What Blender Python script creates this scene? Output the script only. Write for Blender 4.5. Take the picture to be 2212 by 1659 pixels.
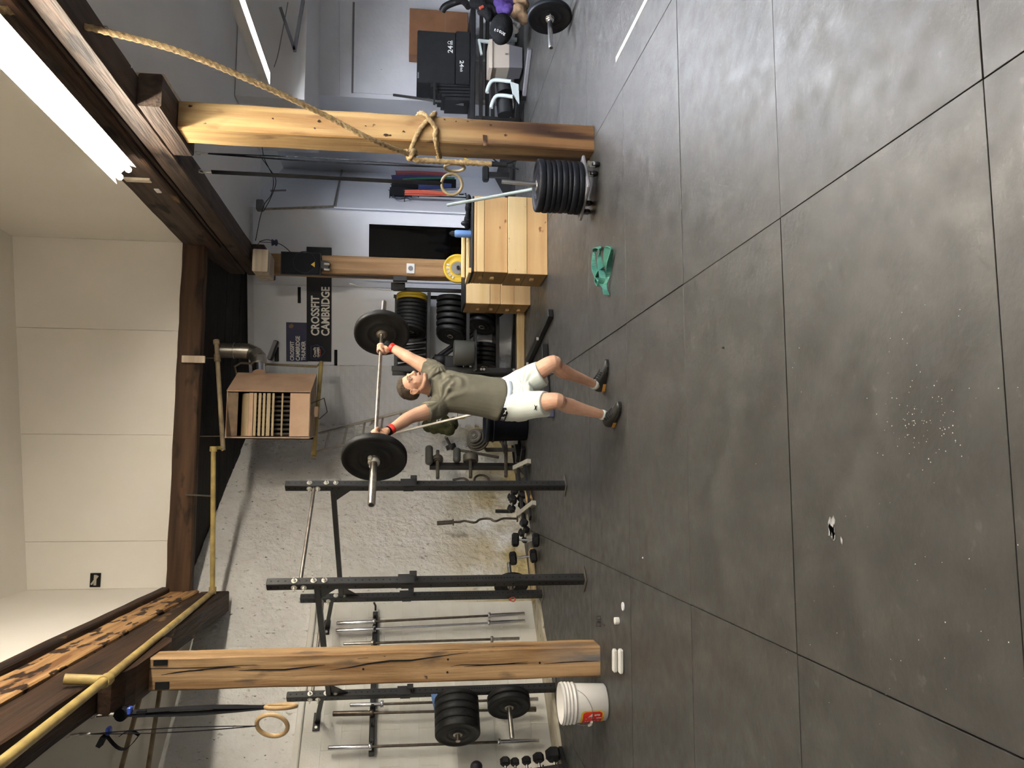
import bpy, math, random
from mathutils import Vector, Matrix, Quaternion, noise
PI = math.pi
random.seed(7)
for o in list(bpy.data.objects): bpy.data.objects.remove(o, do_unlink=True)
C = bpy.context.scene.collection
SC = bpy.context.scene
V = Vector

# ---------------------------------------------------------------- camera (phone held upright, picture stored on its side)
F_PX, PITCH, YAW, ROLL, EYE = 1703.77, 0.12986, 0.11404, -0.01594, 1.5818
def _basis():
    cp, sp, cy, sy = math.cos(PITCH), math.sin(PITCH), math.cos(YAW), math.sin(YAW)
    fw = V((sy*cp, cy*cp, -sp)); r = V((cy, -sy, 0)); d = fw.cross(r)
    c, s = math.cos(ROLL), math.sin(ROLL)
    return r*c + d*s, d*c - r*s, fw
RT, DN, FW = _basis()
EYEP = V((0, 0, EYE))
cam_d = bpy.data.cameras.new('camera'); cam = bpy.data.objects.new('camera', cam_d); C.objects.link(cam)
cam_d.sensor_fit = 'HORIZONTAL'; cam_d.sensor_width = 36; cam_d.lens = F_PX/2212*36; cam_d.clip_start = .05
cam.matrix_world = Matrix(((DN.x, RT.x, -FW.x, 0), (DN.y, RT.y, -FW.y, 0), (DN.z, RT.z, -FW.z, EYE), (0, 0, 0, 1)))
SC.camera = cam
# ---------------------------------------------------------------- world, exposure
w = bpy.data.worlds.new('world'); SC.world = w; w.use_nodes = True
w.node_tree.nodes['Background'].inputs[0].default_value = (.9, .95, 1, 1)
w.node_tree.nodes['Background'].inputs[1].default_value = .02
vs = SC.view_settings; vs.view_transform = 'Standard'; vs.look = 'None'; vs.gamma = 1; vs.use_curve_mapping = False
vs.exposure = 1.95
LAMP_WARM = (1.0, .905, .765); LAMP_COOL = (.84, .89, 1.0)
LAMP_WARM_W, LAMP_COOL_W = 34.0, 100.0

# measured picture points -> places in the room
def ray(x, y): return FW + RT*((1659-y-829.5)/F_PX) + DN*((x-1106)/F_PX)
def at(x, y, depth): return EYEP + ray(x, y)*depth
def fl(x, y, z=0):
    d = ray(x, y); return EYEP + d*((z-EYE)/d.z)
def aty(x, y, Y): d = ray(x, y); return EYEP + d*(Y/d.y)
def atx(x, y, X): d = ray(x, y); return EYEP + d*(X/d.x)
def atw(x, y, A, B, off=0.0):
    n = V((-(B[1]-A[1]), B[0]-A[0], 0)).normalized(); d = ray(x, y)
    a = V((A[0], A[1], 0)) - n*off
    return EYEP + d*((a-EYEP).dot(n)/d.dot(n))

# ---------------------------------------------------------------- mesh builder
def frame(ax):
    ax = V(ax).normalized()
    h = V((0, 0, 1)) if abs(ax.z) < .9 else V((1, 0, 0))
    a = h.cross(ax).normalized(); return a, ax.cross(a), ax
class MB:
    def __init__(s): s.v = []; s.f = []; s.s = []
    def add(s, vs, fs, smooth=False):
        o = len(s.v); s.v += [V(p) for p in vs]; s.f += [[i+o for i in f] for f in fs]; s.s += [smooth]*len(fs); return s
    def box(s, c, size, R=None, bev=0.0):
        c = V(c); x, y, z = [k/2 for k in size]
        if bev <= 0:
            vs = [V((a, b, d)) for a in (-x, x) for b in (-y, y) for d in (-z, z)]
            fs = [(0,1,3,2), (4,6,7,5), (0,4,5,1), (2,3,7,6), (0,2,6,4), (1,5,7,3)]
        else:
            b = min(bev, x*.9, y*.9, z*.9); vs = []; fs = []
            def ring(i, zz): 
                xx, yy = x-i, y-i
                return [V((xx, -yy+b, zz)), V((xx, yy-b, zz)), V((xx-b, yy, zz)), V((-xx+b, yy, zz)), V((-xx, yy-b, zz)), V((-xx, -yy+b, zz)), V((-xx+b, -yy, zz)), V((xx-b, -yy, zz))]
            rs = [ring(b, -z), ring(0, -z+b), ring(0, z-b), ring(b, z)]
            for r in rs: vs += r
            for k in range(3):
                for i in range(8): fs.append((k*8+i, k*8+(i+1) % 8, k*8+8+(i+1) % 8, k*8+8+i))
            fs.append(tuple(range(7, -1, -1))); fs.append(tuple(range(24, 32)))
        if R is not None: vs = [R @ p for p in vs]
        return s.add([p+c for p in vs], fs)
    def bar(s, p0, p1, w, h, up=(0, 0, 1), bev=0.0):
        p0, p1 = V(p0), V(p1); d = (p1-p0); L = d.length; d.normalize()
        up = V(up)
        if abs(up.dot(d)) > .98: up = V((0, 1, 0)) if abs(d.y) < .9 else V((1, 0, 0))
        a = d.cross(up).normalized(); b = a.cross(d)
        R = Matrix((a, d, b)).transposed()
        return s.box((p0+p1)/2, (w, L, h), R, bev)
    def loft(s, rings, caps=True, smooth=True, close=True):
        n = len(rings[0]); vs = [p for r in rings for p in r]; fs = []
        for k in range(len(rings)-1):
            for i in range(n if close else n-1):
                j = (i+1) % n; fs.append((k*n+i, k*n+j, k*n+n+j, k*n+n+i))
        s.add(vs, fs, smooth)
        if caps and close:
            s.add(rings[0], [tuple(range(n-1, -1, -1))]); s.add(rings[-1], [tuple(range(n))])
        return s
    def cyl(s, p0, p1, r0, r1=None, n=16, caps=True):
        r1 = r0 if r1 is None else r1; p0, p1 = V(p0), V(p1); a, b, _ = frame(p1-p0)
        R = [[p+(a*math.cos(t)+b*math.sin(t))*r for t in [2*PI*i/n for i in range(n)]] for p, r in ((p0, r0), (p1, r1))]
        return s.loft(R, caps)
    def tube(s, pts, r, n=8, lobes=0, pitch=.05, caps=True, closed=False):
        pts = [V(p) for p in pts]
        if lobes:
            q = [pts[0]]
            for a, c in zip(pts, pts[1:]):
                k = max(1, int((c-a).length/.007)); q += [a.lerp(c, (i+1)/k) for i in range(k)]
            pts = q
        rings = []; prev = None; L = 0; N = len(pts)
        for i, p in enumerate(pts):
            if closed: d = (pts[(i+1) % N]-pts[i-1]).normalized()
            else: d = ((pts[min(i+1, N-1)]-pts[max(i-1, 0)])).normalized()
            if prev is None: a, b, _ = frame(d)
            else:
                a = prev - d*prev.dot(d)
                if a.length < 1e-5: a, b, _ = frame(d)
                a.normalize(); b = d.cross(a)
            prev = a
            if i: L += (p-pts[i-1]).length
            rr = r[i] if isinstance(r, (list, tuple)) else r
            ring = []
            for k in range(n):
                t = 2*PI*k/n
                q = rr*(1+(.13*math.cos(lobes*(t-2*PI*L/pitch/lobes)) if lobes else 0))
                ring.append(p+(a*math.cos(t)+b*math.sin(t))*q)
            rings.append(ring)
        if closed: rings.append(rings[0]); caps = False
        return s.loft(rings, caps)
    def lathe(s, o, ax, prof, n=24, caps=True, smooth=True):
        o = V(o); a, b, c = frame(ax)
        R = [[o+c*h+(a*math.cos(t)+b*math.sin(t))*max(r, 1e-4) for t in [2*PI*i/n for i in range(n)]] for r, h in prof]
        return s.loft(R, caps, smooth)
    def torus(s, o, ax, R, r, n=32, m=10):
        a, b, c = frame(ax); o = V(o)
        return s.tube([o+(a*math.cos(t)+b*math.sin(t))*R for t in [2*PI*i/n for i in range(n)]], r, m, closed=True)
    def prism(s, poly, ext):
        poly = [V(p) for p in poly]; e = V(ext); n = len(poly)
        vs = poly+[p+e for p in poly]
        fs = [tuple(range(n-1, -1, -1)), tuple(range(n, 2*n))]+[(i, (i+1) % n, n+(i+1) % n, n+i) for i in range(n)]
        return s.add(vs, fs)
    def ball(s, c, rad, n=16, m=10, R=None):
        c = V(c); rad = (rad,)*3 if not hasattr(rad, '__len__') else rad; rings = []
        for k in range(m+1):
            ph = -PI/2+PI*k/m; ring = []
            for i in range(n):
                t = 2*PI*i/n; q = V((math.cos(ph)*math.cos(t)*rad[0], math.cos(ph)*math.sin(t)*rad[1], math.sin(ph)*rad[2]))
                if R is not None: q = R @ q
                ring.append(c+q)
            rings.append(ring)
        return s.loft(rings, False)
    def ribbon(s, pts, wv, th=.003):
        pts = [V(p) for p in pts]; N = len(pts); rings = []
        for i, p in enumerate(pts):
            d = (pts[min(i+1, N-1)]-pts[max(i-1, 0)]).normalized()
            wd = V(wv[i] if isinstance(wv, list) else wv); nn = d.cross(wd)
            nn = nn.normalized()*th/2 if nn.length > 1e-6 else V((0, 0, th/2))
            rings.append([p-wd/2-nn, p+wd/2-nn, p+wd/2+nn, p-wd/2+nn])
        return s.loft(rings, True, False)
    def timber(s, p0, p1, w, h, up=(0, 0, 1), bev=.012, jit=.004, n=12, seed=0):
        p0, p1 = V(p0), V(p1); d = (p1-p0).normalized(); up = V(up)
        a = d.cross(up).normalized(); b = a.cross(d); rings = []
        for i in range(n+1):
            c = p0.lerp(p1, i/n); q = []
            for (sx, sy, ex, ey) in ((1,-1,0,1), (1,1,0,-1), (1,1,-1,0), (-1,1,1,0), (-1,1,0,-1), (-1,-1,0,1), (-1,-1,1,0), (1,-1,-1,0)):
                p = c+a*(sx*w/2+ex*bev)+b*(sy*h/2+ey*bev)
                jx = noise.noise(p*3+V((seed, 0, 0)))*jit; jy = noise.noise(p*3+V((0, seed+9, 0)))*jit
                q.append(p+a*jx+b*jy)
            rings.append(q)
        return s.loft(rings, True, False)

_cache = {}
OFF = {}
def mesh_of(name, mb, mat, off=V((0, 0, 0))):
    me = bpy.data.meshes.new(name)
    me.from_pydata([tuple(p-off) for p in mb.v], [], mb.f); me.update()
    if any(mb.s): me.polygons.foreach_set('use_smooth', mb.s)
    if mat: me.materials.append(mat)
    return me
def thing(name, label, cat, loc=(0, 0, 0), group=None, rot=None):
    o = bpy.data.objects.new(name, None); C.objects.link(o); o.location = loc; o.empty_display_size = .1
    if rot is not None: o.rotation_mode = 'QUATERNION'; o.rotation_quaternion = rot
    o['label'] = label; o['category'] = cat
    if group: o['group'] = group
    OFF[o.name] = V(loc); return o
def part(name, mb, mat, parent, label=None, kind=None, local=False):
    off = V((0, 0, 0)) if local else OFF[parent.name]
    me = mb if isinstance(mb, bpy.types.Mesh) else mesh_of(name, mb, mat, off)
    o = bpy.data.objects.new(name, me); C.objects.link(o); o.parent = parent; OFF[o.name] = off
    if label: o['label'] = label
    if kind: o['kind'] = kind
    return o
def single(name, mb, mat, label, cat, group=None, kind=None):
    xs = [p.x for p in mb.v]; ys = [p.y for p in mb.v]; zs = [p.z for p in mb.v]
    b = V(((min(xs)+max(xs))/2, (min(ys)+max(ys))/2, min(zs)))
    o = bpy.data.objects.new(name, mesh_of(name, mb, mat, b)); C.objects.link(o); o.location = b
    o['label'] = label; o['category'] = cat
    if group: o['group'] = group
    if kind: o['kind'] = kind
    OFF[o.name] = b; return o
def struct(name, mb, mat, parent=None):
    if parent: return part(name, mb, mat, parent)
    o = bpy.data.objects.new(name, mesh_of(name, mb, mat)); C.objects.link(o); o['kind'] = 'structure'; OFF[o.name] = V((0, 0, 0)); return o
def dup(root, loc, label, rot=None):
    r = root.copy(); C.objects.link(r); r.location = loc; r['label'] = label
    if rot is not None: r.rotation_mode = 'QUATERNION'; r.rotation_quaternion = rot
    for ch in list(root.children):
        c = ch.copy(); C.objects.link(c); c.parent = r
        for g in ch.children:
            d = g.copy(); C.objects.link(d); d.parent = c
    return r
def quat(ax, up=None):
    """turn local Z onto ax (local X stays as level as it can)"""
    a, b, c = frame(ax); return Matrix((a, b, c)).transposed().to_quaternion()
def baked(mb, mat, name, voxel, smooth=3, off=V((0, 0, 0)), warp=None, sfac=.5):
    """one closed skin over overlapping lofts"""
    me = mesh_of(name, mb, None); o = bpy.data.objects.new(name+'_tmp', me); C.objects.link(o)
    m = o.modifiers.new('r', 'REMESH'); m.mode = 'VOXEL'; m.voxel_size = voxel; m.use_smooth_shade = True
    m = o.modifiers.new('s', 'SMOOTH'); m.iterations = smooth; m.factor = sfac
    dg = bpy.context.evaluated_depsgraph_get(); e = o.evaluated_get(dg)
    out = bpy.data.meshes.new_from_object(e); out.name = name
    bpy.data.objects.remove(o, do_unlink=True)
    cos = [v.co.copy() for v in out.vertices]
    if warp:
        nrm = [v.normal.copy() for v in out.vertices]; cos = [warp(p, q) for p, q in zip(cos, nrm)]
    out.vertices.foreach_set('co', [k for p in cos for k in (p-off)])
    out.polygons.foreach_set('use_smooth', [True]*len(out.polygons))
    out.materials.clear()
    for mm in (mat if isinstance(mat, list) else [mat]): out.materials.append(mm)
    out.update(); return out
def text_mb(s, size, xs=1.0, ext=.002, bold=0.0, align='LEFT', space=1.0):
    cu = bpy.data.curves.new('t', 'FONT'); cu.body = s; cu.size = size; cu.extrude = ext; cu.offset = bold; cu.align_x = align; cu.resolution_u = 3; cu.space_character = space
    o = bpy.data.objects.new('t', cu); C.objects.link(o)
    dg = bpy.context.evaluated_depsgraph_get(); me = bpy.data.meshes.new_from_object(o.evaluated_get(dg))
    mb = MB(); mb.v = [V((v.co.x*xs, v.co.y, v.co.z)) for v in me.vertices]; mb.f = [list(p.vertices) for p in me.polygons]; mb.s = [False]*len(mb.f)
    bpy.data.objects.remove(o, do_unlink=True); bpy.data.curves.remove(cu); bpy.data.meshes.remove(me); return mb
def place_mb(mb, o, X, Y):
    X = V(X).normalized(); Y = V(Y).normalized(); Z = X.cross(Y); o = V(o)
    mb.v = [o+X*p.x+Y*p.y+Z*p.z for p in mb.v]; return mb

# ---------------------------------------------------------------- materials
def mat(name, base, rough=.5, metal=0.0, var=None, vs=6.0, stretch=(1, 1, 1), lo=.4, hi=.65, bump=0.0, bs=40.0, spots=None, rv=0.0, emit=None, es=0.0, spec=.5, dist=0.0, sheen=0.0, bstretch=None, graded=None):
    m = bpy.data.materials.new(name); m.use_nodes = True; nt = m.node_tree; N = nt.nodes; L = nt.links; b = N['Principled BSDF']
    b.inputs['Roughness'].default_value = rough; b.inputs['Metallic'].default_value = metal; b.inputs['Specular IOR Level'].default_value = spec
    b.inputs['Base Color'].default_value = (*base, 1)
    tc = N.new('ShaderNodeTexCoord'); mp = N.new('ShaderNodeMapping'); mp.inputs['Scale'].default_value = stretch; L.new(tc.outputs['Object'], mp.inputs['Vector'])
    def nz(scale, detail=5, d=0.0, vec=mp):
        n = N.new('ShaderNodeTexNoise'); n.inputs['Scale'].default_value = scale; n.inputs['Detail'].default_value = detail; n.inputs['Distortion'].default_value = d; L.new(vec.outputs[0], n.inputs['Vector']); return n
    def ramp(src, a, c):
        r = N.new('ShaderNodeMapRange'); r.inputs[1].default_value = a; r.inputs[2].default_value = c; L.new(src, r.inputs[0]); return r
    col = None
    def mixin(fac, c2, prev):
        x = N.new('ShaderNodeMix'); x.data_type = 'RGBA'; L.new(fac, x.inputs[0])
        if prev is None: x.inputs[6].default_value = (*base, 1)
        else: L.new(prev, x.inputs[6])
        x.inputs[7].default_value = (*c2, 1); return x.outputs[2]
    if var is not None:
        n = nz(vs, 6, dist); col = mixin(ramp(n.outputs[0], lo, hi).outputs[0], var, col)
        if rv:
            r = N.new('ShaderNodeMapRange'); r.inputs[1].default_value = .3; r.inputs[2].default_value = .7; r.inputs[3].default_value = rough-rv; r.inputs[4].default_value = rough+rv
            n2 = nz(vs*2.3, 5); L.new(n2.outputs[0], r.inputs[0]); L.new(r.outputs[0], b.inputs['Roughness'])
    for sp in (spots or []):
        c2, sc, a, c = sp[:4]; st = sp[4] if len(sp) > 4 else None
        vec = mp
        if st:
            vec = N.new('ShaderNodeMapping'); vec.inputs['Scale'].default_value = st; L.new(tc.outputs['Object'], vec.inputs['Vector'])
        n = nz(sc, 3, 0, vec); col = mixin(ramp(n.outputs[0], a, c).outputs[0], c2, col)
    for (c2, sc, a, c, z0, z1, axis) in (graded or []):      # stains that fade along one axis of the thing
        n = nz(sc, 5, .3); r1 = ramp(n.outputs[0], a, c); sx = N.new('ShaderNodeSeparateXYZ'); L.new(tc.outputs['Object'], sx.inputs[0]); r2 = ramp(sx.outputs[axis], z0, z1)
        mu = N.new('ShaderNodeMath'); mu.operation = 'MULTIPLY'; L.new(r1.outputs[0], mu.inputs[0]); L.new(r2.outputs[0], mu.inputs[1]); col = mixin(mu.outputs[0], c2, col)
    if col is not None: L.new(col, b.inputs['Base Color'])
    if bump:
        vec = mp
        if bstretch:
            vec = N.new('ShaderNodeMapping'); vec.inputs['Scale'].default_value = bstretch; L.new(tc.outputs['Object'], vec.inputs['Vector'])
        n = nz(bs, 6, 0, vec); bp = N.new('ShaderNodeBump'); bp.inputs['Strength'].default_value = min(bump, 1); bp.inputs['Distance'].default_value = .02*max(1, bump); L.new(n.outputs[0], bp.inputs['Height']); L.new(bp.outputs[0], b.inputs['Normal'])
    if emit: b.inputs['Emission Color'].default_value = (*emit, 1); b.inputs['Emission Strength'].default_value = es
    return m
def wood(name, c1, c2, axis, rough=.6, stain=None, crack=False, sc=9.0, bump=.25, stain_lo=.58, stain_hi=.68, knot=None, st_sc=4.0, graded=None):
    st = {'x': (.06, 1, 1), 'y': (1, .06, 1), 'z': (1, 1, .06)}[axis]
    st2 = {'x': (.35, 1, 1), 'y': (1, .35, 1), 'z': (1, 1, .35)}[axis]
    st3 = {'x': (.03, 1, 1), 'y': (1, .03, 1), 'z': (1, 1, .03)}[axis]
    sp = []
    if stain: sp.append((stain, st_sc, stain_lo, stain_hi, st2))
    if knot: sp.append((knot, 9.0, .70, .74, tuple(.6+.4*k for k in st2)))
    if crack: sp.append(((.02, .012, .006), 10.0, .685, .70, st3))
    return mat(name, c1, rough, 0, var=c2, vs=sc, stretch=st, lo=.35, hi=.65, bump=bump, bs=sc*3, spots=sp, dist=.6, spec=.3, graded=graded)
def srgb(r, g, b): return tuple(((k/255)/12.92 if k/255 <= .04045 else ((k/255+.055)/1.055)**2.4) for k in (r, g, b))

M = {}
M['rubber_floor'] = mat('rubber_floor', (.034, .0325, .0302), .47, var=(.048, .0457, .042), vs=3.5, rv=.10, bump=.10, bs=30, spec=.5, spots=[((.068, .066, .063), 14, .66, .74), ((.30, .29, .28), 70, .775, .80), ((.026, .0247, .023), 1.3, .55, .7)])
M['subfloor'] = mat('subfloor', (.012, .011, .010), .9)
M['white_block'] = mat('white_block', (.78, .76, .69), .55, var=(.83, .82, .77), vs=3, bump=.12, bs=60)
M['white_stone'] = mat('white_stone', (.82, .80, .76), .45, var=(.87, .86, .83), vs=5, bump=2.2, bs=13, spots=[((.52, .50, .46), 17, .665, .72, (1, 1, .6)), ((.20, .18, .17), 30, .70, .72, (1, 1, .5))], graded=[((.50, .40, .19), 1.5, .36, .58, 1.35, .25, 2)])
M['yellow_stain'] = None
M['white_brick'] = mat('white_brick', (.70, .71, .75), .5, var=(.78, .79, .82), vs=4, bump=.25, bs=30)
M['white_wall'] = mat('white_wall', (.80, .82, .87), .5, var=(.84, .86, .90), vs=1.2, bump=.04, bs=80)
M['wall_brush'] = mat('wall_brush', (.78, .79, .83), .55, var=(.84, .85, .88), vs=2.5, bump=.2, bs=18, spots=[((.06, .06, .06), 22, .75, .76, (1, 1, .4))])
M['dry'] = mat('dry', (.88, .84, .76), .6, var=(.90, .86, .79), vs=1.5)
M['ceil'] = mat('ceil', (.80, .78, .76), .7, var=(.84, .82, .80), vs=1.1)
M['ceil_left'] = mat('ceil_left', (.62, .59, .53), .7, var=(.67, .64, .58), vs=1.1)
M['concrete'] = mat('concrete', (.42, .37, .27), .8, var=(.52, .48, .38), vs=6, bump=.4, bs=25, spots=[((.18, .15, .10), 9, .62, .7)])
M['curb_wood'] = wood('curb_wood', (.42, .30, .15), (.55, .42, .24), 'x')
M['post_left'] = wood('post_left', srgb(184, 152, 112), srgb(142, 108, 72), 'z', .6, stain=srgb(120, 98, 76), crack=True, knot=(.04, .025, .015), sc=13, st_sc=7, bump=.4, graded=[(srgb(112, 112, 116), 6, .52, .66, .55, .05, 2)])
M['post_right'] = wood('post_right', srgb(192, 164, 116), srgb(160, 124, 80), 'z', .5, stain=srgb(118, 86, 56), knot=srgb(60, 40, 25), stain_lo=.60, stain_hi=.74, sc=11, st_sc=6, graded=[(srgb(122, 90, 58), 3.0, .12, .50, 2.0, .55, 2), (srgb(54, 36, 28), 6, .46, .60, 1.7, .5, 2)])
M['post_mid'] = wood('post_mid', srgb(172, 138, 98), srgb(140, 106, 70), 'z', .6, crack=True, sc=12, bump=.4)
M['beam_dark'] = wood('beam_dark', srgb(70, 48, 32), srgb(36, 25, 18), 'y', .7, stain=srgb(128, 98, 68), sc=10, stain_lo=.64, stain_hi=.72, st_sc=6, bump=.6)
M['beam_rough'] = wood('beam_rough', srgb(206, 164, 112), srgb(140, 98, 62), 'y', .7, stain=srgb(56, 38, 26), sc=14, stain_lo=.54, stain_hi=.58, st_sc=11, bump=.8)
M['beam_grey'] = wood('beam_grey', srgb(86, 72, 62), srgb(52, 42, 36), 'y', .7, stain=srgb(34, 27, 24), sc=9, st_sc=6, bump=.6)
M['beam_cross'] = wood('beam_cross', srgb(88, 64, 44), srgb(54, 37, 26), 'x', .7, stain=srgb(36, 25, 18), sc=9, st_sc=6, bump=.6)
M['board_dark'] = wood('board_dark', (.010, .0088, .0085), (.018, .0155, .014), 'x', .8)
M['block_pale'] = wood('block_pale', srgb(222, 208, 186), srgb(186, 168, 148), 'x', .7)
M['black_steel'] = mat('black_steel', (.0105, .0103, .0105), .40, .0, var=(.0155, .015, .015), vs=8, spec=.5)
M['hole'] = mat('hole', (.003, .003, .003), .9)
M['rubber'] = mat('rubber', (.0085, .0088, .0092), .55, var=(.0125, .013, .0135), vs=9, bump=.05, bs=90, spec=.32)
M['rubber_blue'] = mat('rubber_blue', (.0038, .0048, .0080), .5, var=(.006, .0072, .011), vs=6, spec=.25)
M['chrome'] = mat('chrome', (.72, .72, .74), .22, 1.0)
M['steel'] = mat('steel', (.36, .33, .29), .38, 1.0, var=(.52, .48, .42), vs=20)
M['bar_dark'] = mat('bar_dark', (.12, .095, .075), .42, .9, var=(.18, .15, .12), vs=15)
M['zinc'] = mat('zinc', (.78, .76, .70), .35, .7)
M['iron'] = mat('iron', (.085, .075, .060), .55, .3, var=(.13, .115, .09), vs=10)
M['yellow'] = mat('yellow', srgb(224, 186, 58), .5)
M['yellow_dim'] = mat('yellow_dim', srgb(176, 150, 30), .5)
M['white_ink'] = mat('white_ink', (.80, .80, .78), .6)
M['ply'] = wood('ply', srgb(206, 172, 122), srgb(188, 150, 100), 'x', .6, knot=srgb(126, 86, 54), sc=6, bump=.1)
M['ply_light'] = wood('ply_light', srgb(218, 192, 144), srgb(204, 174, 122), 'x', .6, knot=srgb(120, 82, 50), sc=6, bump=.1)
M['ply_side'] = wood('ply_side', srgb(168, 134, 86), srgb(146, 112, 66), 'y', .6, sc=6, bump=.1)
M['rope'] = mat('rope', srgb(176, 152, 112), .9, var=srgb(140, 116, 82), vs=40, bump=.5, bs=160)
M['strap'] = mat('strap', (.0065, .007, .009), .8, bump=.1, bs=200, spec=.25)
M['blue_tape'] = mat('blue_tape', srgb(60, 90, 190), .5)
M['ring_wood'] = wood('ring_wood', srgb(214, 184, 140), srgb(196, 162, 116), 'x', .4)
M['ring_grey'] = wood('ring_grey', srgb(164, 146, 112), srgb(140, 122, 92), 'x', .35)
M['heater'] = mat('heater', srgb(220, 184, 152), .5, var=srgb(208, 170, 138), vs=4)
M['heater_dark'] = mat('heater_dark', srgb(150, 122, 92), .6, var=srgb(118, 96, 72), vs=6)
M['slat'] = mat('slat', srgb(200, 178, 140), .5)
M['galv'] = mat('galv', (.50, .48, .42), .32, .95, var=(.60, .58, .52), vs=10)
M['pipe_yellow'] = mat('pipe_yellow', srgb(196, 172, 104), .5, var=srgb(160, 138, 84), vs=6)
M['pipe_tan'] = mat('pipe_tan', srgb(158, 140, 110), .6, var=srgb(120, 104, 80), vs=9)
M['alu'] = mat('alu', (.60, .57, .52), .4, .75, var=(.50, .46, .40), vs=8)
M['banner'] = mat('banner', srgb(40, 43, 48), .6, var=srgb(47, 46, 46), vs=2, spec=.2)
M['banner_blue'] = mat('banner_blue', srgb(64, 68, 94), .6, var=srgb(78, 76, 100), vs=4, spec=.2)
M['letter'] = mat('letter', (.86, .85, .80), .6)
M['dark_plastic'] = mat('dark_plastic', (.010, .0115, .015), .5, spec=.35)
M['grille'] = mat('grille', (.008, .009, .012), .7, bump=.4, bs=300, spec=.2)
M['white_plastic'] = mat('white_plastic', (.82, .81, .76), .35)
M['bucket'] = mat('bucket', (.86, .84, .80), .35)
M['red'] = mat('red', srgb(218, 48, 38), .5)
M['label_yellow'] = mat('label_yellow', srgb(236, 206, 70), .5)
M['black_glass'] = mat('black_glass', (.0012, .0012, .0012), .06, spec=.12)
M['teal'] = mat('teal', srgb(52, 112, 100), .6, var=srgb(76, 136, 118), vs=6)
M['blue_bottle'] = mat('blue_bottle', srgb(98, 134, 190), .35)
M['cardboard'] = mat('cardboard', srgb(140, 98, 68), .8, var=srgb(128, 88, 60), vs=4)
M['vinyl'] = mat('vinyl', (.0115, .0118, .013), .5, var=(.015, .0155, .017), vs=8, spec=.35)
M['cloth_black'] = mat('cloth_black', (.0085, .0085, .0095), .9, var=(.014, .014, .015), vs=12, bump=.4, bs=30, spec=.2)
M['purple'] = mat('purple', srgb(66, 44, 110), .8, bump=.2, bs=20)
M['tan_cloth'] = mat('tan_cloth', srgb(138, 112, 84), .85, bump=.3, bs=20)
M['cream'] = mat('cream', srgb(206, 194, 178), .5)
M['grey_plastic'] = mat('grey_plastic', srgb(120, 118, 122), .5)
M['white_frame'] = mat('white_frame', srgb(196, 206, 204), .4)
M['pvc'] = mat('pvc', srgb(122, 136, 138), .45)
M['ball_dark'] = mat('ball_dark', (.012, .009, .018), .5)
M['grey_frame'] = mat('grey_frame', srgb(172, 168, 154), .5, var=srgb(150, 146, 132), vs=6)
M['orange'] = mat('orange', srgb(190, 82, 60), .6)
M['band_red'] = mat('band_red', srgb(128, 56, 60), .6)
M['band_blue'] = mat('band_blue', srgb(56, 68, 118), .6)
M['band_green'] = mat('band_green', srgb(46, 104, 78), .6)
M['band_navy'] = mat('band_navy', srgb(40, 40, 84), .6)
M['olive'] = mat('olive', srgb(74, 74, 34), .85, var=srgb(50, 50, 26), vs=14, bump=.4, bs=20)
M['drum'] = mat('drum', srgb(74, 74, 68), .6)
M['tube_warm'] = mat('tube_warm', (1, 1, 1), .4, emit=LAMP_WARM, es=LAMP_WARM_W)
M['tube_cool'] = mat('tube_cool', (1, 1, 1), .4, emit=LAMP_COOL, es=LAMP_COOL_W)
M['lamp_white'] = mat('lamp_white', (.8, .8, .78), .4)
M['tape'] = mat('tape', (.80, .79, .66), .5)
M['clear'] = mat('clear', (.75, .76, .80), .15, spec=.6)
# ================================================================ THE ROOM
WA, WB = (-2.605, 8.868), (-1.57, 9.93)          # front of the painted block wall
E1 = (V((WB[0], WB[1], 0))-V((WA[0], WA[1], 0))).normalized(); E2 = V((-E1.y, E1.x, 0))   # along the left wall / into it
UP = V((0, 0, 1))
def wl(s, z, off=0.0): return V((WA[0], WA[1], 0))+E1*s+UP*z-E2*off        # off = out into the room
BL = (V((*WB, 0))-V((*WA, 0))).length
C0 = V((.79, 12.42, 0)); SD = V((math.cos(math.radians(-14)), math.sin(math.radians(-14)), 0)); SN = V((SD.y, -SD.x, 0))  # back wall: along / into room
C1 = C0+SD*3.2; C2 = V((5.72, 14.77, 0)); C3 = V((5.86, 12.0, 0)); C4 = V((9.2, 11.6, 0))
def bw(s, z, off=0.0): return C0+SD*s+UP*z+SN*off
def on_back(x, y, off=0.0): return atw(x, y, tuple(C0), tuple(C0+SD), off)
def on_left(x, y, off=0.0): return atw(x, y, WA, WB, off)

def slab(mb, A, B, z0, z1, th, side):          # wall slab from A to B, thickness towards `side`
    A, B = V((A[0], A[1], 0)), V((B[0], B[1], 0)); s = V(side).normalized()*th
    mb.prism([A+UP*z0, B+UP*z0, B+UP*z1, A+UP*z1], s); return mb

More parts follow.
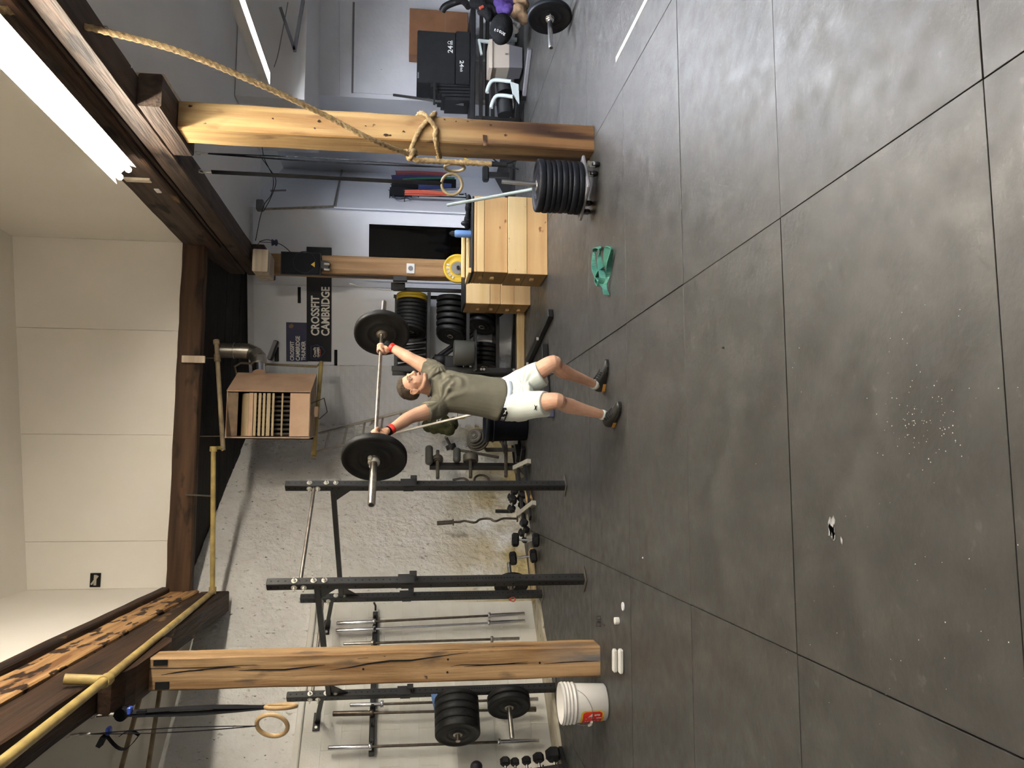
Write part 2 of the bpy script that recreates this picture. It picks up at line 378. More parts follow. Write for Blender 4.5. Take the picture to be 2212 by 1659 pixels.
# floor: base slab and rubber mats, 4 x 6 ft, each laid by itself
b = MB(); b.box((1.5, 5.5, -.06), (16, 20, .08)); floor = struct('floor', b, M['subfloor'])
X0, Y0, MW, MD = 1.1011, 3.132, 1.83, 1.22
mat_mesh = {}
for ci in range(-3, 4):
    for ri in range(-4, 8):
        x0, y0 = X0+ci*MW, Y0+ri*MD+(.31 if ci >= 1 and ci != 1 else 0)+(.0 if ci != -2 else -.0)
        cx, cy = x0+MW/2, y0+MD/2
        if (V((x0+MW, y0, 0))-V((*WA, 0))).dot(E2) > -.05: continue
        if cy > 11.2 or cy < -1.2: continue
        key = (ci*7+ri*3) % 4
        if key not in mat_mesh:
            gp = (.004, .006, .005, .008)[key]; m_ = MB(); m_.box((0, 0, -.009), (MW-gp, MD-gp, .018), bev=.001); mat_mesh[key] = mesh_of('rubber_mat', m_, M['rubber_floor'])
        o = bpy.data.objects.new('rubber_mat', mat_mesh[key]); C.objects.link(o); o.parent = floor
        o.location = (cx+random.uniform(-.0015, .0015), cy+random.uniform(-.0015, .0015), random.uniform(-.0015, 0))

# left wall: stone behind, painted blocks in front, ledge, concrete footing
def stone_grid(s0, s1, z0, z1, off, step=.045, amp=.035):
    b = MB(); nx = int((s1-s0)/step); nz = int((z1-z0)/step); vs = []; fs = []
    for j in range(nz+1):
        for i in range(nx+1):
            s = s0+(s1-s0)*i/nx; z = z0+(z1-z0)*j/nz; p = wl(s, z)
            q = V((s*2.6, z*3.4, 1.3)); h = noise.noise(q)*.6+abs(noise.noise(q*2.3))*.7+noise.noise(q*5.5)*.35
            vs.append(wl(s, z, off+h*amp))
    for j in range(nz):
        for i in range(nx):
            a = j*(nx+1)+i; fs.append((a, a+1, a+nx+2, a+nx+1))
    b.add(vs, fs, True); return b
SL = (C0-V((*WA, 0))).dot(E1)
wall_left = struct('wall_left', stone_grid(-1.5, SL+.05, 0, 4.25, -.11), M['white_stone'])
b = MB(); slab(b, wl(-4.8, 0, -.2), wl(SL+.3, 0, -.2), -.1, 4.4, .2, E2); struct('masonry_core', b, M['white_stone'], wall_left)
bh, blen = .2, .4
blk = MB(); blk.box((0, 0, 0), (blen-.002, .10, bh-.002), bev=.0018); blk_me = mesh_of('block', blk, M['white_block'])
half = MB(); half.box((0, 0, 0), (blen/2-.002, .10, bh-.002), bev=.0018); half_me = mesh_of('block', half, M['white_block'])
ang = math.atan2(E1.y, E1.x)
for r in range(13):
    s = BL; k = 0
    while s > -1.3:
        L = blen/2 if (k == 0 and r % 2) else blen; k += 1
        o = bpy.data.objects.new('block', half_me if L < .3 else blk_me); C.objects.link(o); o.parent = wall_left
        o.location = wl(s-L/2, .02+r*bh+bh/2, -.05+random.uniform(-.001, .001)); o.rotation_euler = (0, 0, ang); s -= L
b = MB(); slab(b, wl(-1.4, 0, -.004), wl(BL-.01, 0, -.004), .02, 2.63, .09, E2); struct('mortar', b, M['white_block'], wall_left)
b = MB(); b.timber(wl(-1.4, 2.665, -.03), wl(BL+.03, 2.665, -.03), .14, .07, jit=.008, n=20); struct('trim_1', b, M['white_block'])
b = MB(); poly = []
for i in range(15):
    s = -1.2+2.75*i/14; poly.append(wl(s, 0, .42+.06*noise.noise(V((s*3, 0, 4)))-(.16 if s > 1.2 else 0)))
b.prism([wl(-1.2, 0, -.02)]+poly+[wl(1.55, 0, -.02)], UP*.028); struct('trim_2', b, M['concrete'])
b = MB(); b.timber(fl(1160, 1300)+UP*.03, fl(1152, 1188)+UP*.03, .16, .05, jit=.006, n=14); struct('baseboard_left', b, M['curb_wood'])

# back wall: painted brick part, then smooth boards
wall_back = struct('wall_back', slab(MB(), C0-SD*.3-SN*.03, C1-SN*.03, -.1, 4.0, .2, -SN), M['white_brick'])
sB = (on_back(900, 792)-C0).dot(SD)
br = MB(); br.box((0, 0, 0), (.2055, .03, .0732), bev=.0015); br_me = mesh_of('brick', br, M['white_brick']); ab = math.atan2(SD.y, SD.x)
for r in range(50):
    off = .105 if r % 2 else 0; s = -.02-off
    while s < sB-.1:
        o = bpy.data.objects.new('brick', br_me); C.objects.link(o); o.parent = wall_back
        o.location = bw(s+.1, .05+r*.075, -.013+random.uniform(-.0008, .0008)); o.rotation_euler = (0, 0, ab); s += .2075
b = MB(); slab(b, bw(-.02, 0, -.002), bw(sB-.004, 0, -.002), 0, 3.9, .03, -SN); struct('mortar', b, M['white_brick'], wall_back)
s1 = (on_back(700, 618)-C0).dot(SD); s2 = (on_back(700, 480)-C0).dot(SD); zd = on_back(797, 540).z; sd0 = (on_back(900, 604)-C0).dot(SD); sE = 3.2
for (a, c, z0, z1) in ((sB+.003, s1-.003, 0, 3.9), (s1+.003, sd0-.03, 0, 3.9), (sd0-.03, s2+.03, zd+.04, 3.9), (s2+.03, sE, 0, 3.9)):
    b = MB(); slab(b, bw(a, 0, -.02), bw(c, 0, -.02), z0, z1, .035, SN); struct('wall_panel', b, M['white_wall'], wall_back)
for (x0, x1, y0, y1) in ((643, 650, 620, 655), (723, 728, 757, 788)):
    b = MB(); p = on_back((x0+x1)/2, (y0+y1)/2, .015); b.box(p, (.24, .02, .045), Matrix.Rotation(ab, 3, 'Z')); struct('wall_slot', b, M['hole'], wall_back)
# dark glazed door
b = MB(); slab(b, bw(sd0, 0, -.022), bw(s2, 0, -.022), 0, zd, .02, SN); door = struct('door_1', b, M['black_glass'])
b = MB()
for (a, c, z0, z1) in ((sd0-.045, sd0, 0, zd+.05), (s2, s2+.045, 0, zd+.05), (sd0, s2, zd, zd+.05)): slab(b, bw(a, 0, -.02), bw(c, 0, -.02), z0, z1, .05, SN)
part('door_frame', b, M['white_wall'], door)
# recess on the right: side, return and far right walls
AD = (C2-C1).normalized(); AN = V((AD.y, -AD.x, 0))
wall_recess = struct('wall_recess', slab(MB(), C1, C2, -.1, 4.0, .2, -AN), M['white_wall'])
def on_recess(x, y, off=0.0): return atw(x, y, tuple(C1), tuple(C2), off)
b = MB(); p0, p1 = on_recess(748, 325, .02), on_recess(722, 446, .02); b.bar(p0, p1, .03, .03); b.bar(p1, on_recess(565, 452, .02), .03, .03); part('conduit', b, M['steel'], wall_recess)
b = MB(); slab(b, C1+AD*.06+AN*.02, C1+AD*.10+AN*.02, 0, on_recess(722, 452).z, .02, AN); part('corner_bead', b, M['white_wall'], wall_recess)
struct('wall_return', slab(MB(), C2, C3, -.1, 4.0, .2, (1, .05, 0)), M['white_wall'])
RD = (C4-C3).normalized(); RN = V((RD.y, -RD.x, 0))
wall_right = struct('wall_right', slab(MB(), C3-RD*.0, C4, -.1, 4.0, .2, -RN), M['wall_brush'])
def on_right(x, y, off=0.0): return atw(x, y, tuple(C3), tuple(C4), off)
pz = on_right(763, 100).z
b = MB(); slab(b, on_right(800, 203), on_right(800, 8), 0, pz, .03, RN); b.v = [V((p.x, p.y, max(p.z, 0))) for p in b.v]; part('wall_panel', b, M['wall_brush'], wall_right)
b = MB(); b.bar(V((*on_right(800, 203, .02).xy, pz)), V((*on_right(800, 8, .02).xy, pz)), .03, .03); part('batten', b, M['grey_plastic'], wall_right)
b = MB(); b.tube([on_right(732, y, .02) for y in (2, 60, 110, 205)], .012, 6); part('pipe', b, M['wall_brush'], wall_right)
# unseen rest of the room (behind and beside the camera)
struct('wall_rear', slab(MB(), (-7, -3.2), (9.4, -3.2), -.1, 6.6, .2, (0, -1, 0)), M['white_wall'])
struct('wall_far_right', slab(MB(), (9.2, -3.2), (9.2, 12.5), -.1, 4.2, .2, (1, 0, 0)), M['white_wall'])
b = MB(); slab(b, wl(-6.6, 0, -.2), wl(-1.3, 0, -.2), -.1, 4.2, .2, E2); struct('wall_far_left', b, M['white_block'])

# ceilings
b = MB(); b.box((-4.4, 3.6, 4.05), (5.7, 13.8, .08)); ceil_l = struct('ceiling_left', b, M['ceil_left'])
b = MB(); b.box((6.15, 4.6, 3.99), (6.3, 15.6, .08)); ceil_r = struct('ceiling_right', b, M['ceil'])
b = MB(); b.box((7.1, 11.3, 3.49), (4.2, 1.8, .90)); struct('ceiling_bulkhead', b, M['ceil'])
# raised centre bay: board walls above the beams
wub = struct('wall_upper_back', slab(MB(), (-1.5, 9.985), (3.0, 9.985), 4.2, 6.6, .1, (0, 1, 0)), M['dry'])
px_edges = [aty(250, y, 9.97).x for y in (1269, 1169, 939, 712, 507)]
px_edges[0] = -1.345; px_edges[-1] = 2.845
for i in range(4):
    b = MB(); b.box(((px_edges[i]+px_edges[i+1])/2, 9.98, 5.4), (px_edges[i+1]-px_edges[i]-.0045, .02, 2.1), bev=.0015); part('drywall_panel', b, M['dry'], wub)
struct('wall_upper_left', slab(MB(), (-1.345, -3.2), (-1.345, 9.99), 4.44, 6.2, .1, (-1, 0, 0)), M['dry'])
struct('wall_upper_right', slab(MB(), (2.845, -3.2), (2.845, 9.99), 4.3, 6.6, .1, (1, 0, 0)), M['dry'])
b = MB(); b.prism([(-1.5, -3.2, 5.90), (3.0, -3.2, 6.375), (3.0, 10.05, 6.375), (-1.5, 10.05, 5.90)], (0, 0, .08)); struct('ceiling_upper', b, M['dry'])
# dark boarding beyond the cross beam
cd = None
b = MB(); b.prism([(-2.2, 10.1, 4.30), (3.1, 10.1, 4.30), (3.1, 12.6, 3.98), (-2.2, 12.6, 3.98)], (0, 0, .05)); cd = struct('ceiling_back', b, M['hole'])
for i in range(9):
    y0 = 10.12+i*.27; y1 = y0+.262; z0 = 4.29-.32*(i*.27)/2.5; z1 = z0-.32*.262/2.5; dz = random.uniform(0, .012)
    b = MB(); b.prism([(-2.1, y0, z0-.03-dz), (3.0, y0, z0-.03-dz), (3.0, y1, z1-.03-dz), (-2.1, y1, z1-.03-dz)], (0, 0, .025)); part('ceiling_board', b, M['board_dark'], cd)

# ---------------------------------------------------------------- timber frame
def post(label, x, y, w, d, z1, m, seed):
    t = thing('timber_post', label, 'post', (x, y, 0))
    b = MB(); b.timber((x, y, 0), (x, y, z1), w, d, up=(0, 1, 0), bev=.012, jit=.006, n=26, seed=seed); part('timber', b, m, t); return t
p_left = post('golden brown timber post split by long dark cracks, beside the white bucket', -1.52, 6.62, .245, .25, 3.50, M['post_left'], 1)
b = MB()
for (x, y0, y1) in ((352, 1420, 1440), (345, 1482, 1492)): pass
for (x, z, dx) in ((-1.60, 3.40, .055), (-1.43, 3.42, .04)):
    b.box((x, 6.487, z), (dx, .012, .10))
part('mortise', b, M['hole'], p_left, kind='stuff')
def crack(pts, wid, par, Y):
    b = MB(); P = [aty(x, y, Y) for x, y in pts]; n = len(P); up = []; lo = []
    for i, p in enumerate(P):
        w_ = wid*math.sin(PI*(i+.35)/(n-.3)); up.append(p+V((w_/2, 0, 0))); lo.append(p-V((w_/2, 0, 0)))
    for q in (up, lo):
        for p in q: p.y = Y
    for i in range(n-1): b.add([lo[i], up[i], up[i+1], lo[i+1]], [(0, 1, 2, 3)])
    part('crack', b, M['hole'], par)
zz = lambda x, y: (550+x/3.6867, 1209+y/3.6867)
for pts, wid in ((((348, 1458), (380, 1453), (410, 1449), (440, 1448)), .010), (((405, 1450), (440, 1446), (495, 1441), (520, 1442)), .010), (((515, 1449), (550, 1447), zz(240, 876), zz(400, 858), zz(560, 838)), .012), ((zz(600, 880), zz(760, 858), zz(900, 830), zz(1080, 806), zz(1250, 802), zz(1470, 770), zz(1700, 738)), .014), ((zz(820, 788), zz(905, 782)), .005), ((zz(1560, 852), zz(1640, 838), zz(1860, 838), zz(2000, 830), zz(2180, 812)), .008), (((1003, 1440), (1060, 1436), (1105, 1434), (1140, 1434)), .008), (((1175, 1434), (1215, 1431), (1255, 1429), (1294, 1428)), .008)):
    crack(pts, wid, p_left, 6.489)
b = MB()
for x, y in (zz(1540, 795), zz(1535, 897), zz(865, 872), (1166, 1432)):
    p = aty(x, y, 6.4885); b.add([p+V((math.cos(a), 0, math.sin(a)))*.009 for a in [PI/4*i for i in range(8)]], [tuple(range(8))])
part('nail_hole', b, M['hole'], p_left, kind='stuff')
p_right = post('yellow timber post with dark stains and a climbing rope tied round it', 2.935, 6.66, .235, .31, 3.50, M['post_right'], 5)
b = MB()
for x, y in ((412, 229), (590, 256), (680, 277), (790, 272), (872, 284), (690, 262), (843, 292), (833, 291), (960, 258), (985, 262), (1010, 262), (1037, 256), (1050, 300), (1060, 270), (1092, 292), (1160, 268), (1185, 285)):
    p = aty(x, y, 6.4995); rr_ = .005+.009*random.random(); b.add([p+V((math.cos(a)*rr_*random.uniform(.5, 1.4), 0, math.sin(a)*rr_*random.uniform(.8, 2.0))) for a in [PI/5*i for i in range(10)]], [tuple(range(10))])
part('knot', b, M['beam_dark'], p_right, kind='stuff')
b = MB(); b.add([aty(x, y, 6.4992) for x, y in ((1043, 291), (1052, 292), (1053, 314), (1044, 315))], [(0, 1, 2, 3)]); part('burn_mark', b, M['beam_dark'], p_right)
p_mid = post('timber post with a black speaker and a thermostat on its front', 2.90, 11.12, .26, .26, 3.52, M['post_mid'], 9)

t = thing('roof_beam', 'heavy dark and scorched timber beam above the cracked post on the left', 'beam', (-1.5, 4, 3.66))
b = MB(); b.timber((-1.52, -3, 3.835), (-1.52, 10.0, 3.835), .24, .33, jit=.015, n=44, seed=3); part('lower_timber', b, M['beam_dark'], t)
b = MB(); b.timber((-1.50, -3, 4.17), (-1.50, 9.98, 4.17), .24, .31, jit=.012, n=44, seed=4); part('upper_timber', b, M['beam_rough'], t)
b = MB(); b.timber((-1.47, -3, 4.385), (-1.47, 9.98, 4.385), .27, .11, jit=.006, n=30, seed=6); part('cap_board', b, M['beam_dark'], t)
b = MB(); prof = [(5.92, 3.66), (5.94, 3.58), (6.05, 3.52), (6.2, 3.50), (7.05, 3.50), (7.2, 3.54), (7.28, 3.66)]
b.prism([V((-1.655, y, z)) for y, z in prof], (.27, 0, 0)); part('bolster', b, M['beam_dark'], t)
t = thing('roof_beam', 'grey brown timber beam running above the rope and the right-hand post', 'beam', (2.93, 4, 3.69))
b = MB(); b.timber((2.925, -3, 3.785), (2.925, 11.35, 3.785), .25, .19, jit=.008, n=44, seed=12); part('lower_timber', b, M['beam_grey'], t)
b = MB(); b.timber((2.915, -3, 4.13), (2.915, 11.3, 4.13), .235, .47, jit=.010, n=44, seed=13); part('upper_timber', b, M['beam_grey'], t)
b = MB(); b.timber((2.78, -3, 3.955), (2.78, 9.9, 3.955), .05, .07, jit=.004, n=30, seed=14); part('nailer', b, M['beam_dark'], t)
b = MB(); b.timber((2.935, 6.1, 3.60), (2.935, 7.05, 3.60), .27, .18, jit=.006, seed=15); part('bolster', b, M['beam_grey'], t)
b = MB(); b.timber((2.90, 10.6, 3.605), (2.90, 11.5, 3.605), .27, .17, jit=.006, seed=16); part('bolster', b, M['beam_grey'], t)
b = MB(); q = aty(318, 193, 6.25); b.timber((q.x, 6.25, q.z), (q.x, 6.85, q.z), .275, .27, jit=.008, n=6, seed=17); part('beam_end', b, M['block_pale'], t)
b = MB(); q = aty(562, 562, 10.45); b.timber((q.x, 10.45, q.z), (q.x, 10.95, q.z), .30, .20, jit=.006, n=6, seed=18); part('beam_end', b, M['block_pale'], t)
t = thing('cross_beam', 'brown timber cross beam under the beige boarding, joining both long beams', 'beam', (.7, 9.97, 4.1))
b = MB(); b.timber((-1.4, 9.99, 4.24), (2.82, 9.99, 4.24), .16, .275, jit=.009, n=30, seed=21); part('timber', b, M['beam_cross'], t)
b = MB(); q = aty(418, 776, 9.87); b.box((q.x, 9.87, q.z), (.085, .03, .27), bev=.004); part('cleat', b, M['block_pale'], t)
for y, x in ((1068, 413), (1068, 424)):
    pass
# iron hanger on the cross beam for the yellow gas pipe
b = MB(); q0, q1 = aty(402, 1068, 9.86), aty(464, 1072, 9.75); b.bar(q0, q1, .012, .035); part('pipe_hanger', b, M['iron'], t)

# eye hooks, small blocks on the right beam
for (x, y, lab) in ((228, 65, 'small steel eye hook under the grey beam, nearer the picture edge'), (277, 140, 'small steel eye hook under the grey beam, beside the pale beam end')):
    p = atx(x, y, 3.05); b = MB(); b.torus(p, FW, .028, .006, 16, 6); b.cyl(p+UP*.028, p+UP*.06, .006, n=6)
    single('eye_hook', b, M['zinc'], lab, 'hook', 'eye hooks on the beams')
p = atx(298, 388, 2.79); b = MB(); b.box(p, (.03, .075, .24), bev=.004); single('wood_block', b, M['block_pale'], 'short pale wood block nailed to the beam at the end of the big light', 'block')
p = atx(341, 412, 2.795); b = MB(); b.box(p, (.014, .10, .05), bev=.004); single('beam_tag', b, M['white_plastic'], 'small whitish tag on the side of the grey beam', 'tag')

# ---------------------------------------------------------------- lights
def fluoro(label, a, bpt, y0, y1, m, hang=None):
    a, bpt = V(a), V(bpt); wv = (bpt-a); n = wv.cross(V((0, 1, 0))).normalized()
    if n.z > 0: n = -n
    mid = (a+bpt)/2
    t = thing('fluorescent_light', label, 'light', (mid.x, (y0+y1)/2, mid.z), 'fluorescent strip lights')
    L = lambda p, y: V((p.x, y, p.z))
    b = MB(); h = mid-n*.05
    sec = [a, a+wv*.12-n*.05, a+wv*.88-n*.05, bpt, bpt-n*.012, a+wv*.9-n*.065, a+wv*.1-n*.065, a-n*.012]
    b.loft([[L(p, y0) for p in sec], [L(p, y1) for p in sec]], True, False); part('housing', b, M['lamp_white'], t)
    for k in (.28, .72):
        c = a+wv*k-n*.012; b = MB(); b.cyl(L(c, y0+.03), L(c, y1-.03), .026, n=10); part('tube', b, m, t)
    if hang:
        for y in (y0+.15, y1-.1):
            b = MB(); b.tube([L(mid, y)-n*.06, V((mid.x, y, hang))], .004, 5); part('hanging_wire', b, M['zinc'], t)
        for y in (y0-.006, y1+.006):
            b = MB(); b.box(L(mid, y)+n*-.008, (wv.length+.03, .012, .13)); part('end_plate', b, M['lamp_white'], t)
        for p in (a, bpt):
            b = MB(); b.box(V((p.x+(.003 if p is bpt else -.003), (y0+y1)/2, p.z-.012)), (.008, y1-y0, .085)); part('side_skirt', b, M['lamp_white'], t)
    return t
fluoro('long warm white strip light along the inner side of the grey beam', (2.50, 0, 4.13), (2.66, 0, 3.98), 4.62, 7.02, M['tube_warm'])
fluoro('warm strip light along the grey beam, next one toward the viewer', (2.50, 0, 4.13), (2.66, 0, 3.98), 2.1, 4.5, M['tube_warm'])
fluoro('warm strip light along the grey beam, behind the viewer', (2.50, 0, 4.13), (2.66, 0, 3.98), -.9, 1.5, M['tube_warm'])
fluoro('cool white strip light hanging in the right-hand bay', (4.66, 0, 3.36), (4.80, 0, 3.36), 6.95, 9.33, M['tube_cool'], 3.94)
fluoro('cool white strip light in the right-hand bay beside the viewer', (4.66, 0, 3.36), (4.80, 0, 3.36), 2.6, 5.0, M['tube_cool'], 3.94)

fluoro('unseen strip light added under the left-hand ceiling behind the viewer, brightening the wall', (-3.3, 0, 3.86), (-3.16, 0, 3.86), -.4, 2.0, M['tube_warm'], 4.0)  # added lamp out of view, brightens the left wall and the lifter
# ---------------------------------------------------------------- pipes overhead
b = MB(); pts = [atx(p[0], p[1], -1.37) for p in ((0, 1652), (228, 1470), (478, 1276))]; yp = [V((-1.365, y, z)) for y, z in ((-2.5, 3.42), (pts[0].y, pts[0].z), (pts[1].y, pts[1].z), (9.75, 3.80))]
b.tube(yp, .03, 10)
yel = thing('gas_pipe', 'yellow gas pipe fixed along the dark left-hand beam', 'pipe', yp[1]); part('pipe', b, M['pipe_yellow'], yel)
b = MB(); q = pts[1]; b.cyl(q, q+V((.03, -.05, .24)), .034, n=10); b.cyl(q-V((0, .05, 0)), q+V((0, .05, 0)), .042, n=10); part('capped_tee', b, M['pipe_yellow'], yel)
b = MB(); p0 = V((-1.36, 9.72, 3.80)); p1 = aty(461, 968, 9.72); b.tube([p0, p1], .028, 10); b.cyl(p1-V((.04, 0, 0)), p1+V((.02, 0, 0)), .042, n=10); b.cyl(p0-V((.03, 0, 0)), p0+V((.05, 0, 0)), .042, n=10); part('pipe', b, M['pipe_yellow'], yel)
q2 = aty(482, 972, 9.95); q3 = aty(467, 735, 10.3); b = MB(); b.tube([p1, (p1+q2)/2+V((.02, .1, .0)), q2], .02, 8); part('offset_bend', b, M['pipe_yellow'], yel)
b = MB(); b.tube([q2, q3], .028, 10); b.cyl(q3, q3-(q3-q2).normalized()*.06, .04, n=10); r_ = q2.lerp(q3, .83); b.cyl(r_-(q3-q2).normalized()*.05, r_+(q3-q2).normalized()*.05, .04, n=10)
q = thing('gas_pipe', 'rusty tan pipe running above the hanging heater', 'pipe', q2); part('pipe', b, M['pipe_tan'], q)
b = MB(); b.tube([r_, r_+V((0, .0, .35))], .008, 6); c_ = q2.lerp(q3, .12); b.tube([c_, c_+V((0, .1, .35))], .008, 6); part('hanger_rod', b, M['iron'], q)
b = MB(); u0 = aty(678, 985, 10.9); u1 = aty(694, 782, 11.5); b.tube([u0, u1], .03, 10); b.cyl(u0, u0+(u1-u0).normalized()*.06, .042, n=10); d0 = aty(505, 782, 11.5); d0m = aty(500, 800, 11.3)
q = thing('gas_pipe', 'yellow pipe running level below the heater toward the banner', 'pipe', u0); part('pipe', b, M['pipe_yellow'], q)
b = MB(); e0 = aty(512, 812, 11.2); e1 = aty(506, 792, 11.3); e2 = aty(520, 784, 11.4); e3 = aty(684, 792, 11.55); b.tube([e0, e1, e2, e2.lerp(e3, .5), e3, u1], .016, 8); part('riser', b, M['pipe_tan'], q)
for (a, c, lab) in (((348, 1488), (262, 1659), 'thin brown pipe under the left ceiling, nearer the cracked post'), ((290, 1540), (322, 1659), '')):
    pass
for k, ((xa, ya), (xb, yb), lab) in enumerate((((345, 1494), (320, 1659), 'thin brown pipe under the left ceiling, nearer the stone wall'), ((300, 1515), (262, 1659), 'thin brown pipe under the left ceiling, nearer the dark beam'))):
    b = MB(); p0, p1 = fl(xa, ya, 3.93), fl(xb, yb, 3.93); d = (p1-p0).normalized(); b.tube([p0-d*.35, p1+d*1.2], .022, 8); single('ceiling_pipe', b, M['pipe_tan'], lab, 'pipe')
# ================================================================ EQUIPMENT
ORD = ['first', 'second', 'third', 'fourth', 'fifth', 'sixth', 'seventh', 'eighth', 'ninth', 'tenth', 'eleventh', 'twelfth']
def plate_mb(R, th, hub=.026):
    h = th/2; g = min(.010, th*.2)
    side = [(hub, h-g*.4), (R*.30, h-g*.4), (R*.34, h-g), (R*.48, h-g), (R*.52, h-g*.3), (R*.56, h-g), (R*.84, h-g), (R*.89, h), (R*.965, h), (R, h-.010)]
    prof = [(r, z) for r, z in side]+[(r, -z) for r, z in reversed(side)]
    b = MB(); b.lathe((0, 0, 0), (0, 0, 1), prof+[prof[0]], 40, caps=False); return b
def hub_mb(R, th, hub=.0255):
    h = th/2-.001; b = MB(); prof = [(hub, h), (hub+.02, h), (hub+.022, h-.006), (hub+.022, -h+.006), (hub+.02, -h), (hub, -h)]
    b.lathe((0, 0, 0), (0, 0, 1), prof+[prof[0]], 20, caps=False); return b
def plate(label, loc, ax, R=.225, th=.055, m='rubber', hubm='steel', group=None, name='bumper_plate', tilt=None):
    key = ('plate', R, th, m, hubm)
    if key not in _cache: _cache[key] = (mesh_of('rubber_disc', plate_mb(R, th), M[m]), mesh_of('hub', hub_mb(R, th), M[hubm]))
    t = thing(name, label, 'weight plate', loc, group, quat(ax))
    part('rubber_disc', _cache[key][0], None, t, local=True); part('hub', _cache[key][1], None, t, local=True); return t
def barbell_parts(t, L, half, collar_z, rs=.025, shaft='bar_dark', sleeve='chrome', knurl=None):
    b = MB(); b.cyl((0, 0, -collar_z), (0, 0, collar_z), .014, n=12); part('shaft', b, M[shaft], t, local=True)
    for sg in (-1, 1):
        b = MB(); b.lathe((0, 0, sg*collar_z), (0, 0, sg), [(.014, -.002), (.036, 0), (.038, .004), (.038, .026), (.036, .03), (rs, .03)], 20); part('collar', b, M[sleeve], t, local=True)
        b = MB(); b.lathe((0, 0, sg*(collar_z+.03)), (0, 0, sg), [(rs, 0), (rs, half-collar_z-.036), (rs*.9, half-collar_z-.03), (rs*.7, half-collar_z-.03)], 18); s_ = part('sleeve', b, M[sleeve], t, local=True)
        b = MB(); b.cyl((0, 0, sg*(half-.004)), (0, 0, sg*(half+.001)), rs*.72, n=14); part('end_cap', b, M['black_steel'], s_, local=True)

# ---- pull-up rig in front of the left wall
RM, R1, R2, R3 = V((-.12, 7.897, 0)), V((-.935, 7.045, 0)), V((-1.393, 9.281, 0)), V((-2.233, 8.461, 0))
rig = thing('pullup_rig', 'black steel four-post pull-up rig with drilled uprights bolted to the left wall', 'rig', (RM+R1+R2+R3)/4)
Rg = Matrix((E1, E2, UP)).transposed()
US = .076
def put_on_upright(base):
    b = MB(); b.box(base+UP*1.375, (US, US, 2.75), Rg, bev=.006); u = part('upright', b, M['black_steel'], rig)
    b = MB(); z = .06
    while z < 2.72:
        for nrm, tg in ((-E2, E1), (-E1, E2)):
            if nrm == -E1 and .4 < z < 2.2 and int(z*50) % 4: continue
            c = base+UP*z+nrm*(US/2+.0006); R = .0085
            b.add([c+(tg*math.cos(t)+UP*math.sin(t))*R for t in [PI/4*i for i in range(8)]], [tuple(range(8))])
        z += .027 if .62 < z < 1.12 else .0585
    o = part('bolt_hole', b, M['hole'], u, kind='stuff')
    b = MB(); b.box(base+UP*.006, (.16, .16, .008), Rg, bev=.002); part('foot_plate', b, M['iron'], rig)
    # J-hook on the room side
    z = 1.50; b = MB(); c = base+UP*z-E2*(US/2+.006)
    b.box(c+UP*.07, (US+.02, .010, .16), Rg); b.box(c-E2*.035-UP*.004, (.055, .075, .012), Rg); b.box(c-E2*.072+UP*.022, (.055, .010, .06), Rg, bev=.003)
    b.box(base+UP*(z+.07)-E1*(US/2+.005), (.010, US*.8, .10), Rg); part('bar_hook', b, M['black_steel'], rig)
for q in (RM, R1, R2, R3): put_on_upright(q)
for (a, c, z) in ((RM, R1, 2.475), (R2, R3, 2.50)):
    b = MB(); b.tube([a+UP*z, c+UP*z], .0165, 10); part('pullup_bar', b, M['steel'], rig)
for (a, c, z) in ((RM, R2, 2.30), (R1, R3, 2.335)):
    b = MB(); d = (c-a).normalized(); b.bar(a+UP*z+d*.04, c+UP*z-d*.04, .05, .05, bev=.004); part('crossmember', b, M['black_steel'], rig)
    for (e, dd) in ((a, d), (c, -d)):
        b = MB(); p = e+UP*(z-.025)+dd*.04; s_ = dd.cross(UP)*.008
        b.prism([p-UP*.0-s_/2, p+dd*.17-s_/2, p-UP*.17-s_/2], s_); part('gusset', b, M['black_steel'], rig)
for base, (px_, py_), x0, y0 in ((R2, (706, 1355), 702, 1296), (R3, (684, 1559), 678, 1511)):
    w0 = on_left(px_, py_, .012); a = base+UP*2.40; b = MB(); b.bar(a, w0, .045, .045, bev=.004); part('stringer', b, M['black_steel'], rig)
    b = MB(); b.box(w0, (.20, .012, .07), Rg, bev=.002); wp = part('wall_plate', b, M['black_steel'], rig)
    for k in (-.07, .07):
        b = MB(); p = w0+E1*k-E2*.006; b.cyl(p, p-E2*.012, .016, n=10); part('bolt', b, M['zinc'], wp)
for base in (RM, R1, R2, R3):
    for z, nrm in ((2.52, -E2), (2.36, -E2), (2.27, -E2), (2.52, -E1), (2.44, -E1)):
        b = MB(); p = base+UP*z+nrm*US/2; b.cyl(p, p+nrm*.006, .026, n=12); b.cyl(p+nrm*.006, p+nrm*.022, .014, n=6); b.cyl(p+nrm*.02, p+nrm*.045, .007, n=6); part('bolt', b, M['zinc'], rig)
